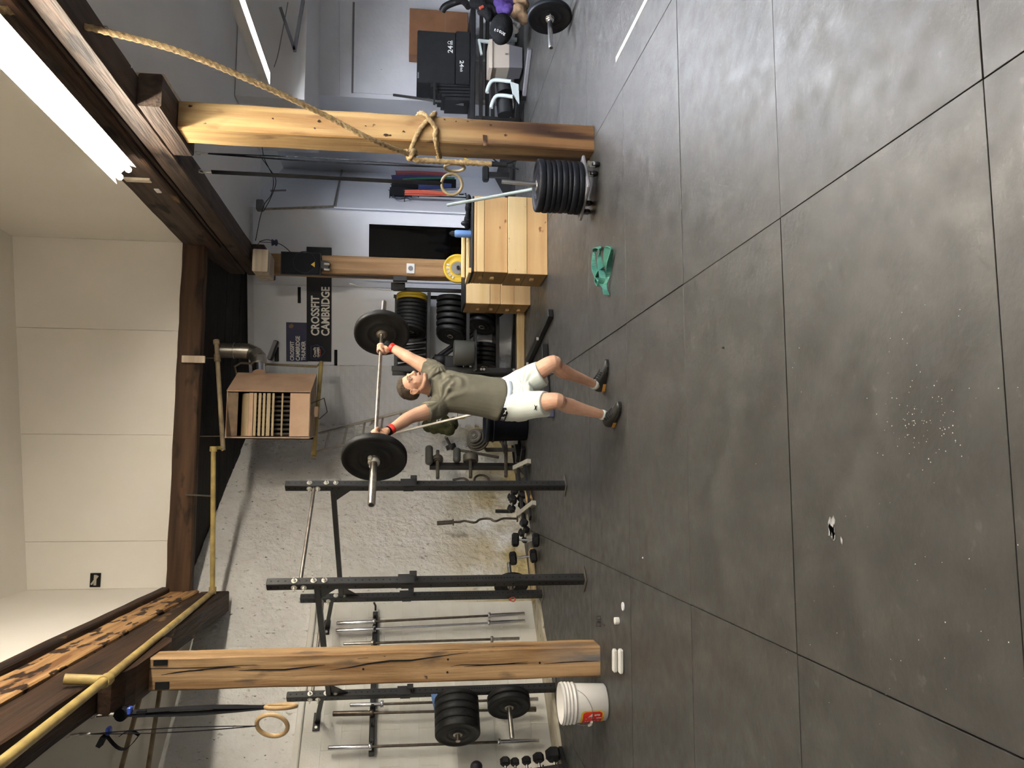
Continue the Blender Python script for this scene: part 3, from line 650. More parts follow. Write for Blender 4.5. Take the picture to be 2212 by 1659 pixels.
# storage pegs and the plates hung on them
def peg(base, z, L, d):
    p = base+UP*z+d*US/2; b = MB(); b.cyl(p, p+d*.012, .045, n=14); b.cyl(p, p+d*L, .024, n=14); part('storage_peg', b, M['steel'], rig); return p
o3 = atw(987, 1543, tuple(R3), tuple(R3-E1), 0); z_hi = o3.z
p = peg(R3, z_hi, .50, -E1); y = .05
for k in range(5):
    th = (.055, .075, .075, .085, .085)[k]; y += th/2+.003
    plate('black bumper plate on the upper peg beside the cracked post, '+ORD[4-k]+' from the front', p-E1*y, -E1, th=th, m='rubber', group='plates on the upper rig peg'); y += th/2
o3b = atw(1099, 1520, tuple(R3), tuple(R3-E1), 0); p = peg(R3, o3b.z, .50, -E1); y = .04
for k in range(2):
    y += .035; plate('black bumper plate on the lower peg behind the bucket, '+('nearer the upright' if k == 0 else 'front one'), p-E1*y, -E1, R=.22, th=.062, group='plates on the lower rig peg'); y += .035
o2 = atw(1104, 1262, tuple(R2), tuple(R2+E1), 0); p = peg(R2, o2.z, .42, E1)
plate('black bumper plate hung low behind the two left uprights, seen from its back', p+E1*.10, E1, R=.2, th=.06)
b = MB(); q = R2+UP*(o2.z+.0)-E1*(US/2+.03); b.torus(q, E2, .028, .007, 14, 6); b.box(q+UP*.03, (.03, .02, .025), Rg, bev=.004); single('spring_clip', b, M['orange'], 'small orange collar clip on the back-left rig upright near the low plate', 'clip')
# blue paper tucked over the upper plates
dq = (R3+UP*(z_hi+.19)+E2*.16-E1*.20-EYEP).dot(FW)-.06; b = MB()
pp = [at(x, y, dq+dz) for x, y, dz in ((931, 1500, .03), (944, 1499, .02), (957, 1512, .0), (946, 1523, -.01), (939, 1538, .0), (935, 1522, .02))]
b.prism(pp, FW*.004)
single('paper_scrap', b, M['blue_bottle'], 'blue sheet draped over the top plates beside the cracked post', 'paper')

# ---- bar rack on the block wall with six barbells hanging upright
rail0, rail1 = on_left(811, 1325, .05), on_left(802, 1630, .05)
t = thing('bar_rack', 'long black wall rail holding upright barbells on the block wall', 'rack', rail0)
b = MB(); b.bar(rail0, rail1, .09, .055, bev=.005); part('rail', b, M['black_steel'], t)
for k in range(9):
    s_ = rail0.lerp(rail1, (k+.5)/9); b = MB(); b.box(s_-E2*.075, (.03, .08, .03), Rg, bev=.005); part('hook', b, M['black_steel'], t)
b = MB(); b.tube([rail0-E2*.03+E1*.02, rail0-E2*.08+E1*.05, rail0-E2*.09+E1*.09+UP*.02], .012, 8); part('end_hook', b, M['black_steel'], t)
def wall_bar(xt, yt, xb, yb, xc, xc2, lab, rs, shaft, sleeve):
    top, bot = on_left(xt, yt, .125), on_left(xb, yb, .125); ax = (top-bot); L = ax.length; ax.normalize()
    t = thing('barbell', lab, 'barbell', (top+bot)/2, 'barbells on the wall rack', quat(ax))
    cz = ((on_left(xc, (yt*9+yb)/10, .125)-bot).dot(ax)-L/2+L/2-(on_left(xc2, (yt+yb*9)/10, .125)-bot).dot(ax))/2
    barbell_parts(t, L, L/2, abs(cz)-.015, rs, shaft, sleeve)
wall_bar(727, 1347, 1133, 1326, 808, 1057, 'upright barbell with chrome sleeves and a dark shaft, nearest the rig uprights', .025, 'bar_dark', 'chrome')
wall_bar(726, 1363, 1134, 1342, 808, 1056, 'upright barbell that is bright chrome along its whole length', .025, 'chrome', 'chrome')
wall_bar(742, 1391, 1122, 1379, 805, 1063, 'thin upright barbell with dull sleeves half hidden by the cracked post', .018, 'bar_dark', 'steel')
wall_bar(756, 1523, 1162, 1510, 804, 1075, 'upright barbell with a short chrome top, first left of the cracked post', .022, 'bar_dark', 'chrome')
wall_bar(719, 1542, 1158, 1532, 800, 1075, 'upright barbell with a thick dull brown sleeve, behind the hanging plates', .027, 'bar_dark', 'bar_dark')
wall_bar(709, 1616, 1164, 1600, 800, 1078, 'upright barbell hanging alone at the far left end of the rack', .025, 'bar_dark', 'chrome')

# ---- dumbbell tree at the left edge
def hexhead(b, c, ax, r, L):
    a, bb, _ = frame(ax); c = V(c); ax = V(ax)
    ring = lambda h, rr: [c+ax*h+(a*math.cos(t)+bb*math.sin(t))*rr for t in [PI/3*i+PI/6 for i in range(6)]]
    b.loft([ring(-L/2, r*.72), ring(-L/2+r*.22, r), ring(L/2-r*.22, r), ring(L/2, r*.72)], True, False)
def dumbbell(label, c, ax, r, L, grip, group):
    c = V(c); ax = V(ax).normalized(); t = thing('hex_dumbbell', label, 'dumbbell', c, group)
    for sg in (-1, 1):
        b = MB(); hexhead(b, c+ax*sg*(grip/2+L/2), ax*sg, r, L); part('head', b, M['rubber'], t)
    b = MB(); b.lathe(c, ax, [(.013, -grip/2-.003), (.013, -grip*.35), (.017, 0), (.013, grip*.35), (.013, grip/2+.003)], 12); part('handle', b, M['chrome'], t); return t
dax = -E1
for k, (x, y, r) in enumerate(((1091, 1645, .05), (1112, 1646, .044), (1137, 1643, .046), (1163, 1637, .056), (1195, 1630, .078))):
    h = on_left(x, y, .42); L = r*1.5
    dumbbell(('topmost', 'second from the top', 'middle', 'second from the bottom', 'largest and lowest')[k]+' hex dumbbell on the stand at the left edge', h+dax*(L/2+.06), dax, r, L, .12, 'dumbbells on the corner stand')
t = thing('dumbbell_stand', 'black dumbbell stand at the left edge near the wall corner', 'rack', fl(1222, 1652))
h0, h1 = on_left(1078, 1672, .42), on_left(1215, 1650, .42); b = MB(); b.bar(h0+dax*.05, h1+dax*.05, .05, .09, up=E1, bev=.004); part('column', b, M['black_steel'], t)
for k, (x, y) in enumerate(((1091, 1645), (1112, 1646), (1137, 1643), (1163, 1637), (1195, 1630))):
    h = on_left(x, y, .42)+dax*.13-UP*.03; b = MB(); b.box(h, (.07, .10, .012), Rg); part('cradle', b, M['black_steel'], t)
b = MB(); f0, f1 = fl(1214, 1617), fl(1226, 1659); f1 = f0+(f1-f0)*1.6; b.bar(f0+UP*.02, f1+UP*.02, .06, .04, bev=.004); part('foot', b, M['black_steel'], t)
h = on_left(1029, 1656, .42); b = MB(); b.ball(h, (.055, .055, .06)); single('small_ball', b, M['ball_dark'], 'dark purple ball end at the left edge above the dumbbells', 'ball')

# ---- gymnastic rings, two pairs
def rings(name_lab, hook, ringc, normal, R, m, blue, tail, group):
    hook, ringc = V(hook), V(ringc); t = thing('gymnastic_ring', name_lab, 'gym ring', ringc-UP*R, group)
    b = MB(); b.torus(ringc, normal, R-.014, .015, 36, 10); part('ring', b, M[m], t)
    d = (ringc+UP*(R-.014)-hook).normalized(); s0 = hook+d*.13; s1 = ringc+UP*(R-.014); wv = V(normal).cross(d).normalized()
    b = MB(); b.torus(hook+d*.035, V((1, .2, 0)), .028, .006, 14, 6); b.cyl(hook+d*.06, hook+d*.13, .012, n=8); b.torus(hook-d*.012, V((.2, 1, 0)), .022, .005, 12, 6); part('carabiner', b, M['zinc'], t)
    nv = V(normal).normalized(); w1 = (wv*.8+nv*.6)*.044; wv = nv
    b = MB(); pts = [s0.lerp(s1, k/10)+wv*.018*math.sin(PI*k/10) for k in range(11)]; b.ribbon(pts, [w1*(.9 if k < 9 else .75) for k in range(11)], .004); part('strap', b, M['strap'], t)
    b = MB(); pts = [s0.lerp(s1, k/10)-wv*.018*math.sin(PI*k/10) for k in range(11)]; b.ribbon(pts, w1, .004); part('strap', b, M['strap'], t)
    if blue:
        q = s0.lerp(s1, .10); b = MB(); b.box(q+wv*.02, (.05, .05, .03), bev=.006); part('tape_wrap', b, M['blue_tape'], t)
    if tail == 'loop':
        q = s0.lerp(s1, .08); b = MB()
        pts = [q+RT*(-.02-.09*math.sin(a*PI))*1.0-UP*(.02+.20*a) for a in [k/10 for k in range(11)]]+[q+RT*(.0+.03*math.sin(a*PI)-.02)-UP*(.22-.12*a) for a in [k/6 for k in range(1, 7)]]
        b.ribbon(pts, FW*.036, .004); b.ribbon([q+RT*(-.02-.06*k/6)+UP*(.03*k/6) for k in range(7)], FW*.05, .03); part('strap_tail', b, M['strap'], t)
    elif tail == 'roll':
        q = s0.lerp(s1, .05); b = MB(); b.cyl(q-FW*.025, q+FW*.025, .045, n=14); part('strap_roll', b, M['strap'], t)
        b = MB(); b.box(q-UP*.13, (.05, .03, .07), bev=.006); part('buckle', b, M['strap'], t)
    return t
rings('wooden gym ring facing the viewer, hung left of the cracked post', aty(150, 1588, 5.75), aty(588, 1567, 5.75), FW+RT*.5, .118, 'ring_wood', True, 'loop', 'rings by the cracked post')
rings('wooden gym ring seen edge-on, hung beside the cracked post', aty(203, 1545, 5.95), aty(607, 1526, 5.95), V((RT.x+.2, RT.y+.3, 0)), .118, 'ring_wood', True, 'roll', 'rings by the cracked post')
rings('grey brown gym ring facing the viewer, in front of the hanging bands', aty(428, 370, 7.9), aty(976, 398, 7.75), FW+RT*.2, .118, 'ring_grey', False, None, 'rings behind the roped post')
rings('grey brown gym ring seen nearly edge-on, beside the hanging rope end', aty(420, 330, 7.75), aty(982, 362, 7.7), RT+FW*.10, .115, 'ring_grey', False, None, 'rings behind the roped post')

# ---- climbing rope: beam, swag to the post, wrapped and knotted, free end down
def smooth(pts, n=8):
    pts = [V(p) for p in pts]; out = []
    for i in range(len(pts)-1):
        p0, p1, p2, p3 = pts[max(i-1, 0)], pts[i], pts[i+1], pts[min(i+2, len(pts)-1)]
        for k in range(n):
            t = k/n; out.append(.5*((2*p1)+(p2-p0)*t+(2*p0-5*p1+4*p2-p3)*t*t+(3*p1-p0-3*p2+p3)*t**3))
    out.append(pts[-1]); return out
PX0, PX1, PY0 = 2.935-.1175, 2.935+.1175, 6.66-.155
kn = aty(884, 334, PY0-.06)
t = thing('climbing_rope', 'thick twisted manila climbing rope tied round the yellow post', 'rope', kn)
top = aty(92, 33, 5.0); sw = [top+V((.0, -.35, .13)), top]+[at(x, y, dd) for x, y, dd in ((220, 66, 5.15), (390, 112, 5.4), (560, 182, 5.75), (700, 248, 6.1), (800, 300, 6.32))]+[kn]
b = MB(); b.tube(smooth(sw, 26), .021, 12, lobes=3, pitch=.048); part('rope_swag', b, M['rope'], t)
b = MB(); b.tube(smooth([aty(110, 36, 4.98), aty(80, 30, 5.0), aty(20, 23, 4.85), aty(-40, 16, 4.7), aty(-60, -10, 4.75)], 12), .023, 12, lobes=3, pitch=.048); part('rope_loop', b, M['rope'], t)
f = PY0-.024; z1, z2, z3 = aty(936, 243, f).z, aty(913, 243, f).z, aty(944, 334, f).z
wr = [kn+V((.0, .0, .0)), V((PX0+.01, f, kn.z-.05)), V((2.93, f, (kn.z+z1)/2)), V((PX1-.0, f, z1+.0)), V((PX1+.024, PY0+.03, z1-.01)), V((PX1+.024, PY0+.30, z1+.02)), V((PX1-.02, PY0+.335, z1+.03)), V((PX0+.02, PY0+.335, z1-.05)), V((PX0-.024, PY0+.28, z1-.07)), V((PX0-.026, PY0+.02, z3)), V((PX0+.04, f-.004, z3+.02)), V((2.93, f-.006, z1-.02)), V((PX1-.03, f-.03, z2-.03)), V((PX1+.026, PY0+.02, z2+.02)), V((PX1+.026, PY0+.12, z2+.05))]
b = MB(); b.tube(smooth(wr, 14), .020, 12, lobes=3, pitch=.048); part('rope_wrap', b, M['rope'], t)
b = MB(); kp = [kn+V((.03*math.cos(a)*1.1, .035*math.sin(a), -.012*a+.03)) for a in [k*.7 for k in range(12)]]; b.tube(smooth(kp, 4), .020, 12, lobes=3, pitch=.048); part('rope_knot', b, M['rope'], t)
e = [kn, aty(897, 345, PY0-.05), aty(920, 347, PY0-.03), aty(980, 350, PY0), aty(1062, 354, PY0)]
b = MB(); b.tube(smooth(e, 16), .023, 12, lobes=3, pitch=.048); part('rope_tail', b, M['rope'], t)
b = MB(); q0, q1 = aty(1062, 354, PY0), aty(1094, 357, PY0); b.cyl(q0, q1, .024, .018, 10); part('taped_end', b, M['strap'], t)

# ---- rolling plate trolley right of the posts
TC = V((2.47, 6.50, 0)); zb = .135
t = thing('plate_trolley', 'low steel plate trolley on casters next to the roped post', 'trolley', TC)
b = MB(); b.box(TC+UP*.115, (.40, .40, .03), Matrix.Rotation(.5, 3, 'Z'), bev=.008); part('deck', b, M['grey_plastic'], t)
b = MB(); b.cyl(TC+UP*.13, aty(1084, 392, 6.5), .020, n=14); part('post', b, M['chrome'], t)
for p in (fl(1291, 376), fl(1275, 458), TC*2-fl(1291, 376), TC*2-fl(1275, 458)):
    p = V((p.x, p.y, 0)); b = MB(); b.cyl(p+V((-.014, 0, .035)), p+V((.014, 0, .035)), .035, n=16); cw = part('caster', b, M['black_steel'], t)
    b = MB(); b.bar(p+UP*.04, p+UP*.105, .05, .012); b.cyl(p+UP*.09, p+UP*.105, .03, n=10); part('fork', b, M['galv'], cw)
z = .133
for k in range(8):
    th = (.048, .052, .036, .050, .046, .036, .052, .058)[k]; z += th/2
    plate('dark bumper plate, '+('top one' if k == 7 else ('bottom one' if k == 0 else ORD[7-k]+' from the top'))+' of the stack on the trolley', TC+V((random.uniform(-.004, .004), random.uniform(-.004, .004), z)), UP, R=.226-(.003 if k % 3 == 2 else 0), th=th, m='rubber_blue', group='plates stacked on the trolley'); z += th/2+.0015
b = MB(); p0 = aty(1150, 409, 6.72); p0 = V((2.50, 6.74, .06)); p1 = aty(967, 443, 7.55); q = aty(1156, 408, 6.70); b.tube([q+(q-p1).normalized()*.12, q, p1], .0165, 10); single('pvc_pipe', b, M['pvc'], 'grey white plastic pipe leaning from the trolley against the wooden boxes', 'pipe')

# ---- wooden lifting boxes
def crate(label, x0, x1, y0, y1, z0, z1, rows, group, cleats):
    t = thing('wooden_box', label, 'box', ((x0+x1)/2, (y0+y1)/2, z0), group)
    zz = z0
    for k, (h, m, proud) in enumerate(rows):
        b = MB(); b.box(((x0+x1)/2, y0+.011-proud, zz+h/2), (x1-x0, .022, h-.003), bev=.003); part('front_plank', b, M[m], t)
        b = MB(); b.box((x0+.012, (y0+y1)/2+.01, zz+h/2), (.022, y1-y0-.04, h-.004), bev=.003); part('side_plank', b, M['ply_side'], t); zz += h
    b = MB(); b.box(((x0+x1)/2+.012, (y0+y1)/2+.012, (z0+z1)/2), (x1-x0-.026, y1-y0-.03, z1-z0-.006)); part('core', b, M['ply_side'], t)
    for (yy, z) in cleats:
        b = MB(); b.box((x0-.012, yy, z), (.028, .07, .045), bev=.004); part('cleat', b, M['ply'], t)
    return t
XA, XB, YA, YB = 2.30, 3.22, 8.85, 9.46
crate('wooden lifting box at the bottom of the front stack', XA, XB, YA, YB, 0, .468, ((.245, 'ply', 0), (.222, 'ply_light', .004)), 'stacked wooden lifting boxes', ((YA+.2, .16), (YA+.24, .32)))
crate('wooden lifting box on top of the front stack, under the blue bottle', XA+.012, XB-.01, YA+.01, YB-.01, .470, .862, ((.272, 'ply', 0), (.085, 'ply_light', .004), (.034, 'ply', 0)), 'stacked wooden lifting boxes', ((YA+.25, .63), (YA+.25, .77)))
b = MB(); b.box(((XA+XB)/2, (YA+YB)/2, .874), (XB-XA-.02, YB-YA-.02, .020), bev=.003); single('rubber_mat_offcut', b, M['rubber'], 'black rubber sheet lying on the front box stack', 'mat')
XC, XD, YC, YD = 2.22, 3.10, 10.15, 10.78
t2 = crate('wooden lifting box at the bottom of the rear stack', XC, XD, YC, YD, 0, .40, ((.22, 'ply', 0), (.18, 'ply', 0)), 'stacked wooden lifting boxes', ((YC+.3, .12), (YC+.3, .28)))
crate('wooden lifting box on top of the rear stack, beside the plate rack', XC, XD, YC, YD, .402, .86, ((.14, 'ply', 0), (.316, 'ply_light', .004)), 'stacked wooden lifting boxes', ((YC+.3, .50), (YC+.3, .68)))
b = MB(); b.box(((XC+XD)/2, (YC+YD)/2, .872), (XD-XC, YD-YC, .020), bev=.003); single('rubber_mat_offcut', b, M['rubber'], 'black rubber sheet lying on the rear box stack', 'mat')
b = MB(); b.box((XA+.03, YA+.31, .905), (.06, YB-YA-.04, .035), bev=.004); single('wood_batten', b, M['ply_light'], 'pale wood batten along the left edge of the front box top', 'batten')
# loose boards, bottle, plate and bag on the boxes
t = thing('plank_bundle', 'pale wood rails stacked on the front box behind the bottle', 'planks', (2.55, 9.25, .884))
for k, (z, yy, wdt) in enumerate(((.905, 9.20, .05), (.960, 9.25, .075))):
    a, c = aty(990, 600, yy), aty(990, 512, yy); b = MB(); b.timber((a.x, yy, z), (c.x, yy, z), wdt, .045, jit=.002, n=4); part('board', b, M['ply_light'], t)
pb = aty(1017, 506, 9.05); c = V((pb.x, 9.05, .884)); t = thing('water_bottle', 'blue water bottle with a black cap standing on the wooden boxes', 'bottle', c)
b = MB(); b.lathe(c, UP, [(.040, 0), (.043, .006), (.043, .175), (.036, .19), (.03, .195)], 20); part('body', b, M['blue_bottle'], t)
b = MB(); b.lathe(c+UP*.195, UP, [(.030, 0), (.031, .03), (.022, .04), (.012, .055), (.012, .06)], 16); b.torus(c+V((-.0, -.03, .235)), (1, 0, 0), .016, .004, 12, 6); part('cap', b, M['dark_plastic'], t)
py_ = aty(989, 580, 10.93); b = MB(); b.cyl((py_.x, 10.99, py_.z), (py_.x, 10.85, py_.z), .023, n=12); part('plate_peg', b, M['black_steel'], p_mid)
t = plate('yellow bumper plate with white lettering hung on the middle post behind the wooden boxes', (py_.x, 10.935, py_.z), (0, -1, 0), R=.208, th=.05, m='yellow', hubm='galv', name='bumper_plate')
b = MB(); b.lathe((0, 0, .026), (0, 0, 1), [(.03, 0), (.088, 0), (.09, .003), (.03, .003)], 30, True, False); part('metal_disc', b, M['galv'], t, local=True)
for ch, a0 in ((('R', 'O', 'G', 'U', 'E'), 150), (('9', 'K', 'G'), 300)):
    pass
word = 'ROGUE'
def arc_text(parent, word, R, a0, da, size, z, m):
    b = MB()
    for i, chh in enumerate(word):
        a = math.radians(a0-da*i); g = text_mb(chh, size, .9, .001, .003, 'CENTER'); place_mb(g, (R*math.cos(a), R*math.sin(a), z), (math.sin(a), -math.cos(a), 0), (math.cos(a), math.sin(a), 0)); b.add(g.v, g.f)
    return part('lettering', b, m, parent, local=True)
def up_angle(t, want):   # angle in plate plane that points along world `want`
    q = t.rotation_quaternion; x = q @ V((1, 0, 0)); y = q @ V((0, 1, 0)); return math.degrees(math.atan2(V(want).dot(y), V(want).dot(x)))
au = up_angle(t, UP)
# letters run clockwise as seen from the front
arc_text(t, 'ROGUE', .130, au+62, 20, .052, .0265, M['white_ink']); arc_text(t, 'ROGUE', .130, au+62+180, 20, .052, .0265, M['white_ink'])
c = aty(1012, 462, 9.1); b = MB(); rr = random.Random(3)
for k in range(7):
    u = k/6; p = aty(1013, 432+u*52, 9.05+.12*u); b.ball(V((p.x, p.y, .886+.028)), (.06, .07, .028+.02*rr.random()), 10, 6, Matrix.Rotation(rr.random()*3, 3, 'Z'))
single('gym_bag', b, M['cloth_black'], 'crumpled black cloth bag lying on the wooden boxes', 'bag')
c = aty(1012, 480, 9.0); b = MB(); b.ball(V((c.x, 9.05, .955)), (.035, .04, .05), 8, 6); single('black_pouch', b, M['vinyl'], 'small black pouch standing on the bag on the boxes', 'pouch')

# ---- resistance band on the floor
bp = [(1285, 545, 1), (1284, 575, .5), (1292, 600, .2), (1306, 625, .3), (1311, 636, .6), (1308, 622, .8), (1314, 596, .2), (1317, 570, .1), (1322, 540, .4), (1316, 533, .9), (1312, 545, 1), (1306, 575, .4), (1296, 585, .2), (1290, 605, .1), (1293, 618, .3), (1302, 600, .7), (1296, 560, .3), (1297, 537, .7), (1288, 535, 1.0), (1285, 545, 1)]
pts = [fl(x, y, .022+.012*h) for x, y, h in bp]; sp = smooth(pts, 6); wv = []
for i in range(len(sp)): a = i*.21; wv.append(V((.035*math.cos(a)*.6, .02*math.cos(a), .038*abs(math.sin(a*.9))+.012)))
b = MB(); b.ribbon([p+UP*.004 for p in sp], wv, .006); single('resistance_band', b, M['teal'], 'teal green resistance band lying twisted on the floor', 'band')

# ---- white bucket with a shop label
c = V((-1.795, 6.34, 0)); t = thing('bucket', 'white plastic bucket with a red and yellow label beside the cracked post', 'bucket', c)
H = .365; r0, r1 = .138, .151
b = MB(); rb = lambda z: r0+(r1-r0)*z/H
prof = [(.001, .0), (r0-.012, 0), (r0, .012), (rb(.24), .24)]
for z in (.255, .285, .312, .338): prof += [(rb(z), z), (rb(z)+.011, z+.004), (rb(z)+.011, z+.013), (rb(z), z+.018)]
prof += [(rb(.36)+.006, .362), (rb(.36)+.003, H), (rb(.36)-.004, H-.002), (r0-.006, .01), (.001, .008)]
b.lathe(c, UP, prof, 40, caps=False); part('shell', b, M['bucket'], t)
camdir = V((EYEP.x-c.x, EYEP.y-c.y, 0)).normalized(); base_a = math.atan2(camdir.y, camdir.x)
def on_bucket(da, z, off): a = base_a+da; r = rb(z)+off; return c+V((math.cos(a)*r, math.sin(a)*r, z))
def wrap_patch(da0, da1, z0, z1, off, m, name, par, rad=.03):
    b = MB(); n = 14; rows = 10; vs = []; fs = []
    for i in range(n+1):
        u = i/n; d = da0+(da1-da0)*u; w_ = abs(da1-da0)*.145; e = min(u, 1-u)*w_; cut = 0 if e > rad else rad-math.sqrt(max(rad*rad-(rad-e)**2, 0))
        for j in range(rows+1): vs.append(on_bucket(d, (z0+cut)+(z1-z0-2*cut)*j/rows, off))
    for i in range(n):
        for j in range(rows): k = i*(rows+1)+j; fs.append((k, k+1, k+rows+2, k+rows+1))
    b.add(vs, fs, True); return part(name, b, M[m], par)
lab = wrap_patch(-1.62, -.44, .040, .225, .0012, 'label_yellow', 'label_border', t)
wrap_patch(-1.57, -.50, .056, .209, .0020, 'red', 'label', lab, .022)
def wrap_poly(poly, off, m, name, par):
    n = len(poly); b = MB(); b.add([on_bucket(d+.07, .040+(z-.055)*1.233, off) for d, z in poly], [tuple(range(n))]); return part(name, b, M[m], par)
# white house mark and letters: roof triangle, wall bars, letter strokes
wrap_poly([(-.86, .130), (-.66, .132), (-.87, .158)], .003, 'white_ink', 'roof_mark', lab)
for (d0, d1, z0, z1) in ((-1.30, -.98, .166, .175), (-1.30, -.90, .150, .160), (-1.30, -.92, .135, .143), (-1.25, -.80, .108, .118), (-1.25, -.80, .086, .094), (-.80, -.73, .084, .120), (-1.02, -.95, .072, .106), (-1.30, -.97, .120, .126)):
    wrap_poly([(d0, z0), (d1, z0), (d1, z1), (d0, z1)], .003, 'white_ink', 'letter_stroke', lab)
wrap_patch(-1.2, -.86, .046, .050, .0012, 'red', 'small_print', lab, .002)
hp = [on_bucket(.62, .245, .010)]+[on_bucket(.62-2.5*k/10, .245-.105*math.sin(PI*k/10)**.8, .016+.01*math.sin(PI*k/10)) for k in range(1, 10)]+[on_bucket(-1.9, .245, .010)]
b = MB(); b.tube(smooth(hp, 4), .0022, 6); part('wire_handle', b, M['chrome'], t)
b = MB(); q = on_bucket(-1.18, .15, .028); b.tube([on_bucket(-.98, .142, .026), on_bucket(-1.2, .140, .028), on_bucket(-1.45, .150, .026)], .010, 8); part('grip', b, M['white_plastic'], t)

# ---- small things on the floor by the bucket
q0, q1 = fl(1338, 1402), fl(1338, 1450); t = thing('foam_block', 'folded white foam strip lying on the floor before the cracked post', 'foam', (q0+q1)/2)
a, c2 = fl(1333, 1402), fl(1333, 1451); b = MB(); b.bar(a+UP*.018, c2+UP*.018, .055, .034, bev=.008); part('fold', b, M['white_plastic'], t)
a, c2 = fl(1346, 1402), fl(1346, 1454); b = MB(); b.bar(a+UP*.018, c2+UP*.018, .055, .034, bev=.008); part('fold', b, M['white_plastic'], t)
p = fl(1337, 1341); b = MB(); b.lathe(p, UP, [(.012, .0), (.026, .0), (.027, .003), (.027, .031), (.026, .034), (.012, .034)], 20); single('tape_roll', b, M['white_plastic'], 'small white tape roll standing on the floor', 'tape')
p = fl(1347, 1310); b = MB(); b.lathe(p, UP, [(.030, 0), (.032, .004), (.030, .010), (.024, .006)], 20); single('jar_lid', b, M['clear'], 'small round clear lid lying on the floor', 'lid')
p = fl(1291, 1340); t = thing('wire_clip', 'thin dark wire loops lying on the floor behind the tape roll', 'wire', p)
for (ya, yb) in ((1331, 1338), (1343, 1353)):
    b = MB(); b.tube([fl(1288, ya, .006), fl(1297, ya, .006), fl(1297, yb, .006), fl(1288, yb, .006)], .0028, 6, closed=True); part('loop', b, M['black_steel'], t)
b = MB(); b.tube([fl(1293, 1338, .006), fl(1291, 1344, .01), fl(1306, 1351, .004)], .0028, 6); part('wire_end', b, M['black_steel'], t)
b = MB(); a, c2 = fl(1330, 129), fl(1330, 129); b.box((3.25, 4.6, .0014), (.042, 2.3, .0012)); single('floor_tape', b, M['tape'], 'cream tape line stuck on the floor at the right', 'tape')
rr = random.Random(11)
for k, (x, y) in enumerate(((1560, 752), (1393, 1205), (1274, 936))):
    pass
b = MB(); p = fl(1563, 751, .001); b.ball(p+UP*.004, (.004, .012, .004), 8, 5); single('floor_crumb', b, M['black_steel'], 'tiny dark crumb on the bare floor left of the teal band', 'crumb')
b = MB(); p = fl(1390, 1205); b.ball(p+UP*.005, (.007, .006, .005), 8, 5); single('chalk_crumb', b, M['white_plastic'], 'tiny white chalk crumb on the floor in front of the rig', 'crumb')

# chalk on the floor
b = MB(); rr = random.Random(21)
for (x, y, r_) in ((1797, 1137, .028), (1799, 1150, .022), (1793, 1146, .016), (1801, 1160, .012), (1818, 1168, .010)):
    p = fl(x, y, .0012); n = 11; b.add([p+V((math.cos(a)*r_*rr.uniform(.5, 1.3)*1.5, math.sin(a)*r_*rr.uniform(.5, 1.2), 0)) for a in [2*PI*i/n for i in range(n)]], [tuple(range(n))])
M['chalk'] = mat('chalk', (.36, .36, .37), .95, var=(.14, .14, .14), vs=30)
single('chalk_mark', b, M['chalk'], 'smudged white chalk mark on the floor in the foreground', 'chalk')
b = MB()
for k in range(150):
    x, y = (rr.gauss(1990, 45), rr.gauss(915, 45)) if k < 90 else (rr.uniform(1600, 2200), rr.uniform(650, 1600)); p = fl(x, y, .0015); r_ = rr.uniform(.0008, .0026); b.ball(p, (r_, r_*.8, r_*.6), 5, 3)
single('chalk_speck', b, M['white_plastic'], 'tiny white chalk specks scattered over the floor in the foreground', 'chalk', None, 'stuff')
# ================================================================ BACK OF THE ROOM
def fit_text(s, P0, xd, ud, wdt, hgt, m, name, parent, ext=.002, bold=.012, local=False):
    g = text_mb(s, 1.0, 1.0, 0.0, bold); xs = [p.x for p in g.v]; ys = [p.y for p in g.v]; x0, x1, y0, y1 = min(xs), max(xs), min(ys), max(ys)
    g.v = [V(((p.x-x0)/(x1-x0)*wdt, (p.y-y0)/(y1-y0)*hgt, 0)) for p in g.v]; place_mb(g, P0, xd, ud); return part(name, g, m, parent, local=local)
def back_text(s, xt, xb, yl, yr, off, m, name, parent, bold=.03):
    p = on_back(xb, yl, off); q = on_back(xb, yr, off); r_ = on_back(xt, yl, off)
    return fit_text(s, p, SD, UP, (q-p).dot(SD), r_.z-p.z, M[m], name, parent, bold=bold)
def back_rect(mb, x0, x1, yl, yr, off0, off1):
    a, c = on_back(x1, yl), on_back(x1, yr); zt = on_back(x0, yl).z; sa, sc_ = (a-C0).dot(SD), (c-C0).dot(SD)
    slab(mb, bw(sa, 0, off0), bw(sc_, 0, off0), a.z, zt, off1-off0, SN); return mb
t = thing('banner', 'long dark banner with big white CROSSFIT CAMBRIDGE lettering on the back wall', 'banner', on_back(716, 660))
part('sheet', back_rect(MB(), 663, 716, 781, 535, .018, .03), M['banner'], t)
back_text('CROSSFIT', 671.5, 690, 725, 639, .034, 'letter', 'lettering', t); back_text('CAMBRIDGE', 693.5, 712, 725.5, 620, .034, 'letter', 'lettering', t)
e = MB(); pc = [(672, 748), (672, 774), (684, 776), (695, 770), (703, 760), (695, 750), (684, 745)]
ring = [on_back(x, y, .034) for x, y in pc]; e.tube(ring, .012, 4, closed=True); em = part('emblem_outline', e, M['banner_blue'], t)
back_text('CrossFit', 676.5, 683, 771.5, 750, .036, 'letter', 'lettering', em, .02); back_text('GAMES', 684.5, 690, 771.5, 750, .036, 'letter', 'lettering', em)
e = MB(); back_rect(e, 691.5, 693, 769, 754, .033, .036); part('underline', e, M['orange'], em)
t = thing('banner', 'smaller blue grey banner reading CROSSFIT CAMBRIDGE THUNDER above the long one', 'banner', on_back(664, 740))
part('sheet', back_rect(MB(), 619, 665, 781, 697, .016, .028), M['banner_blue'], t)
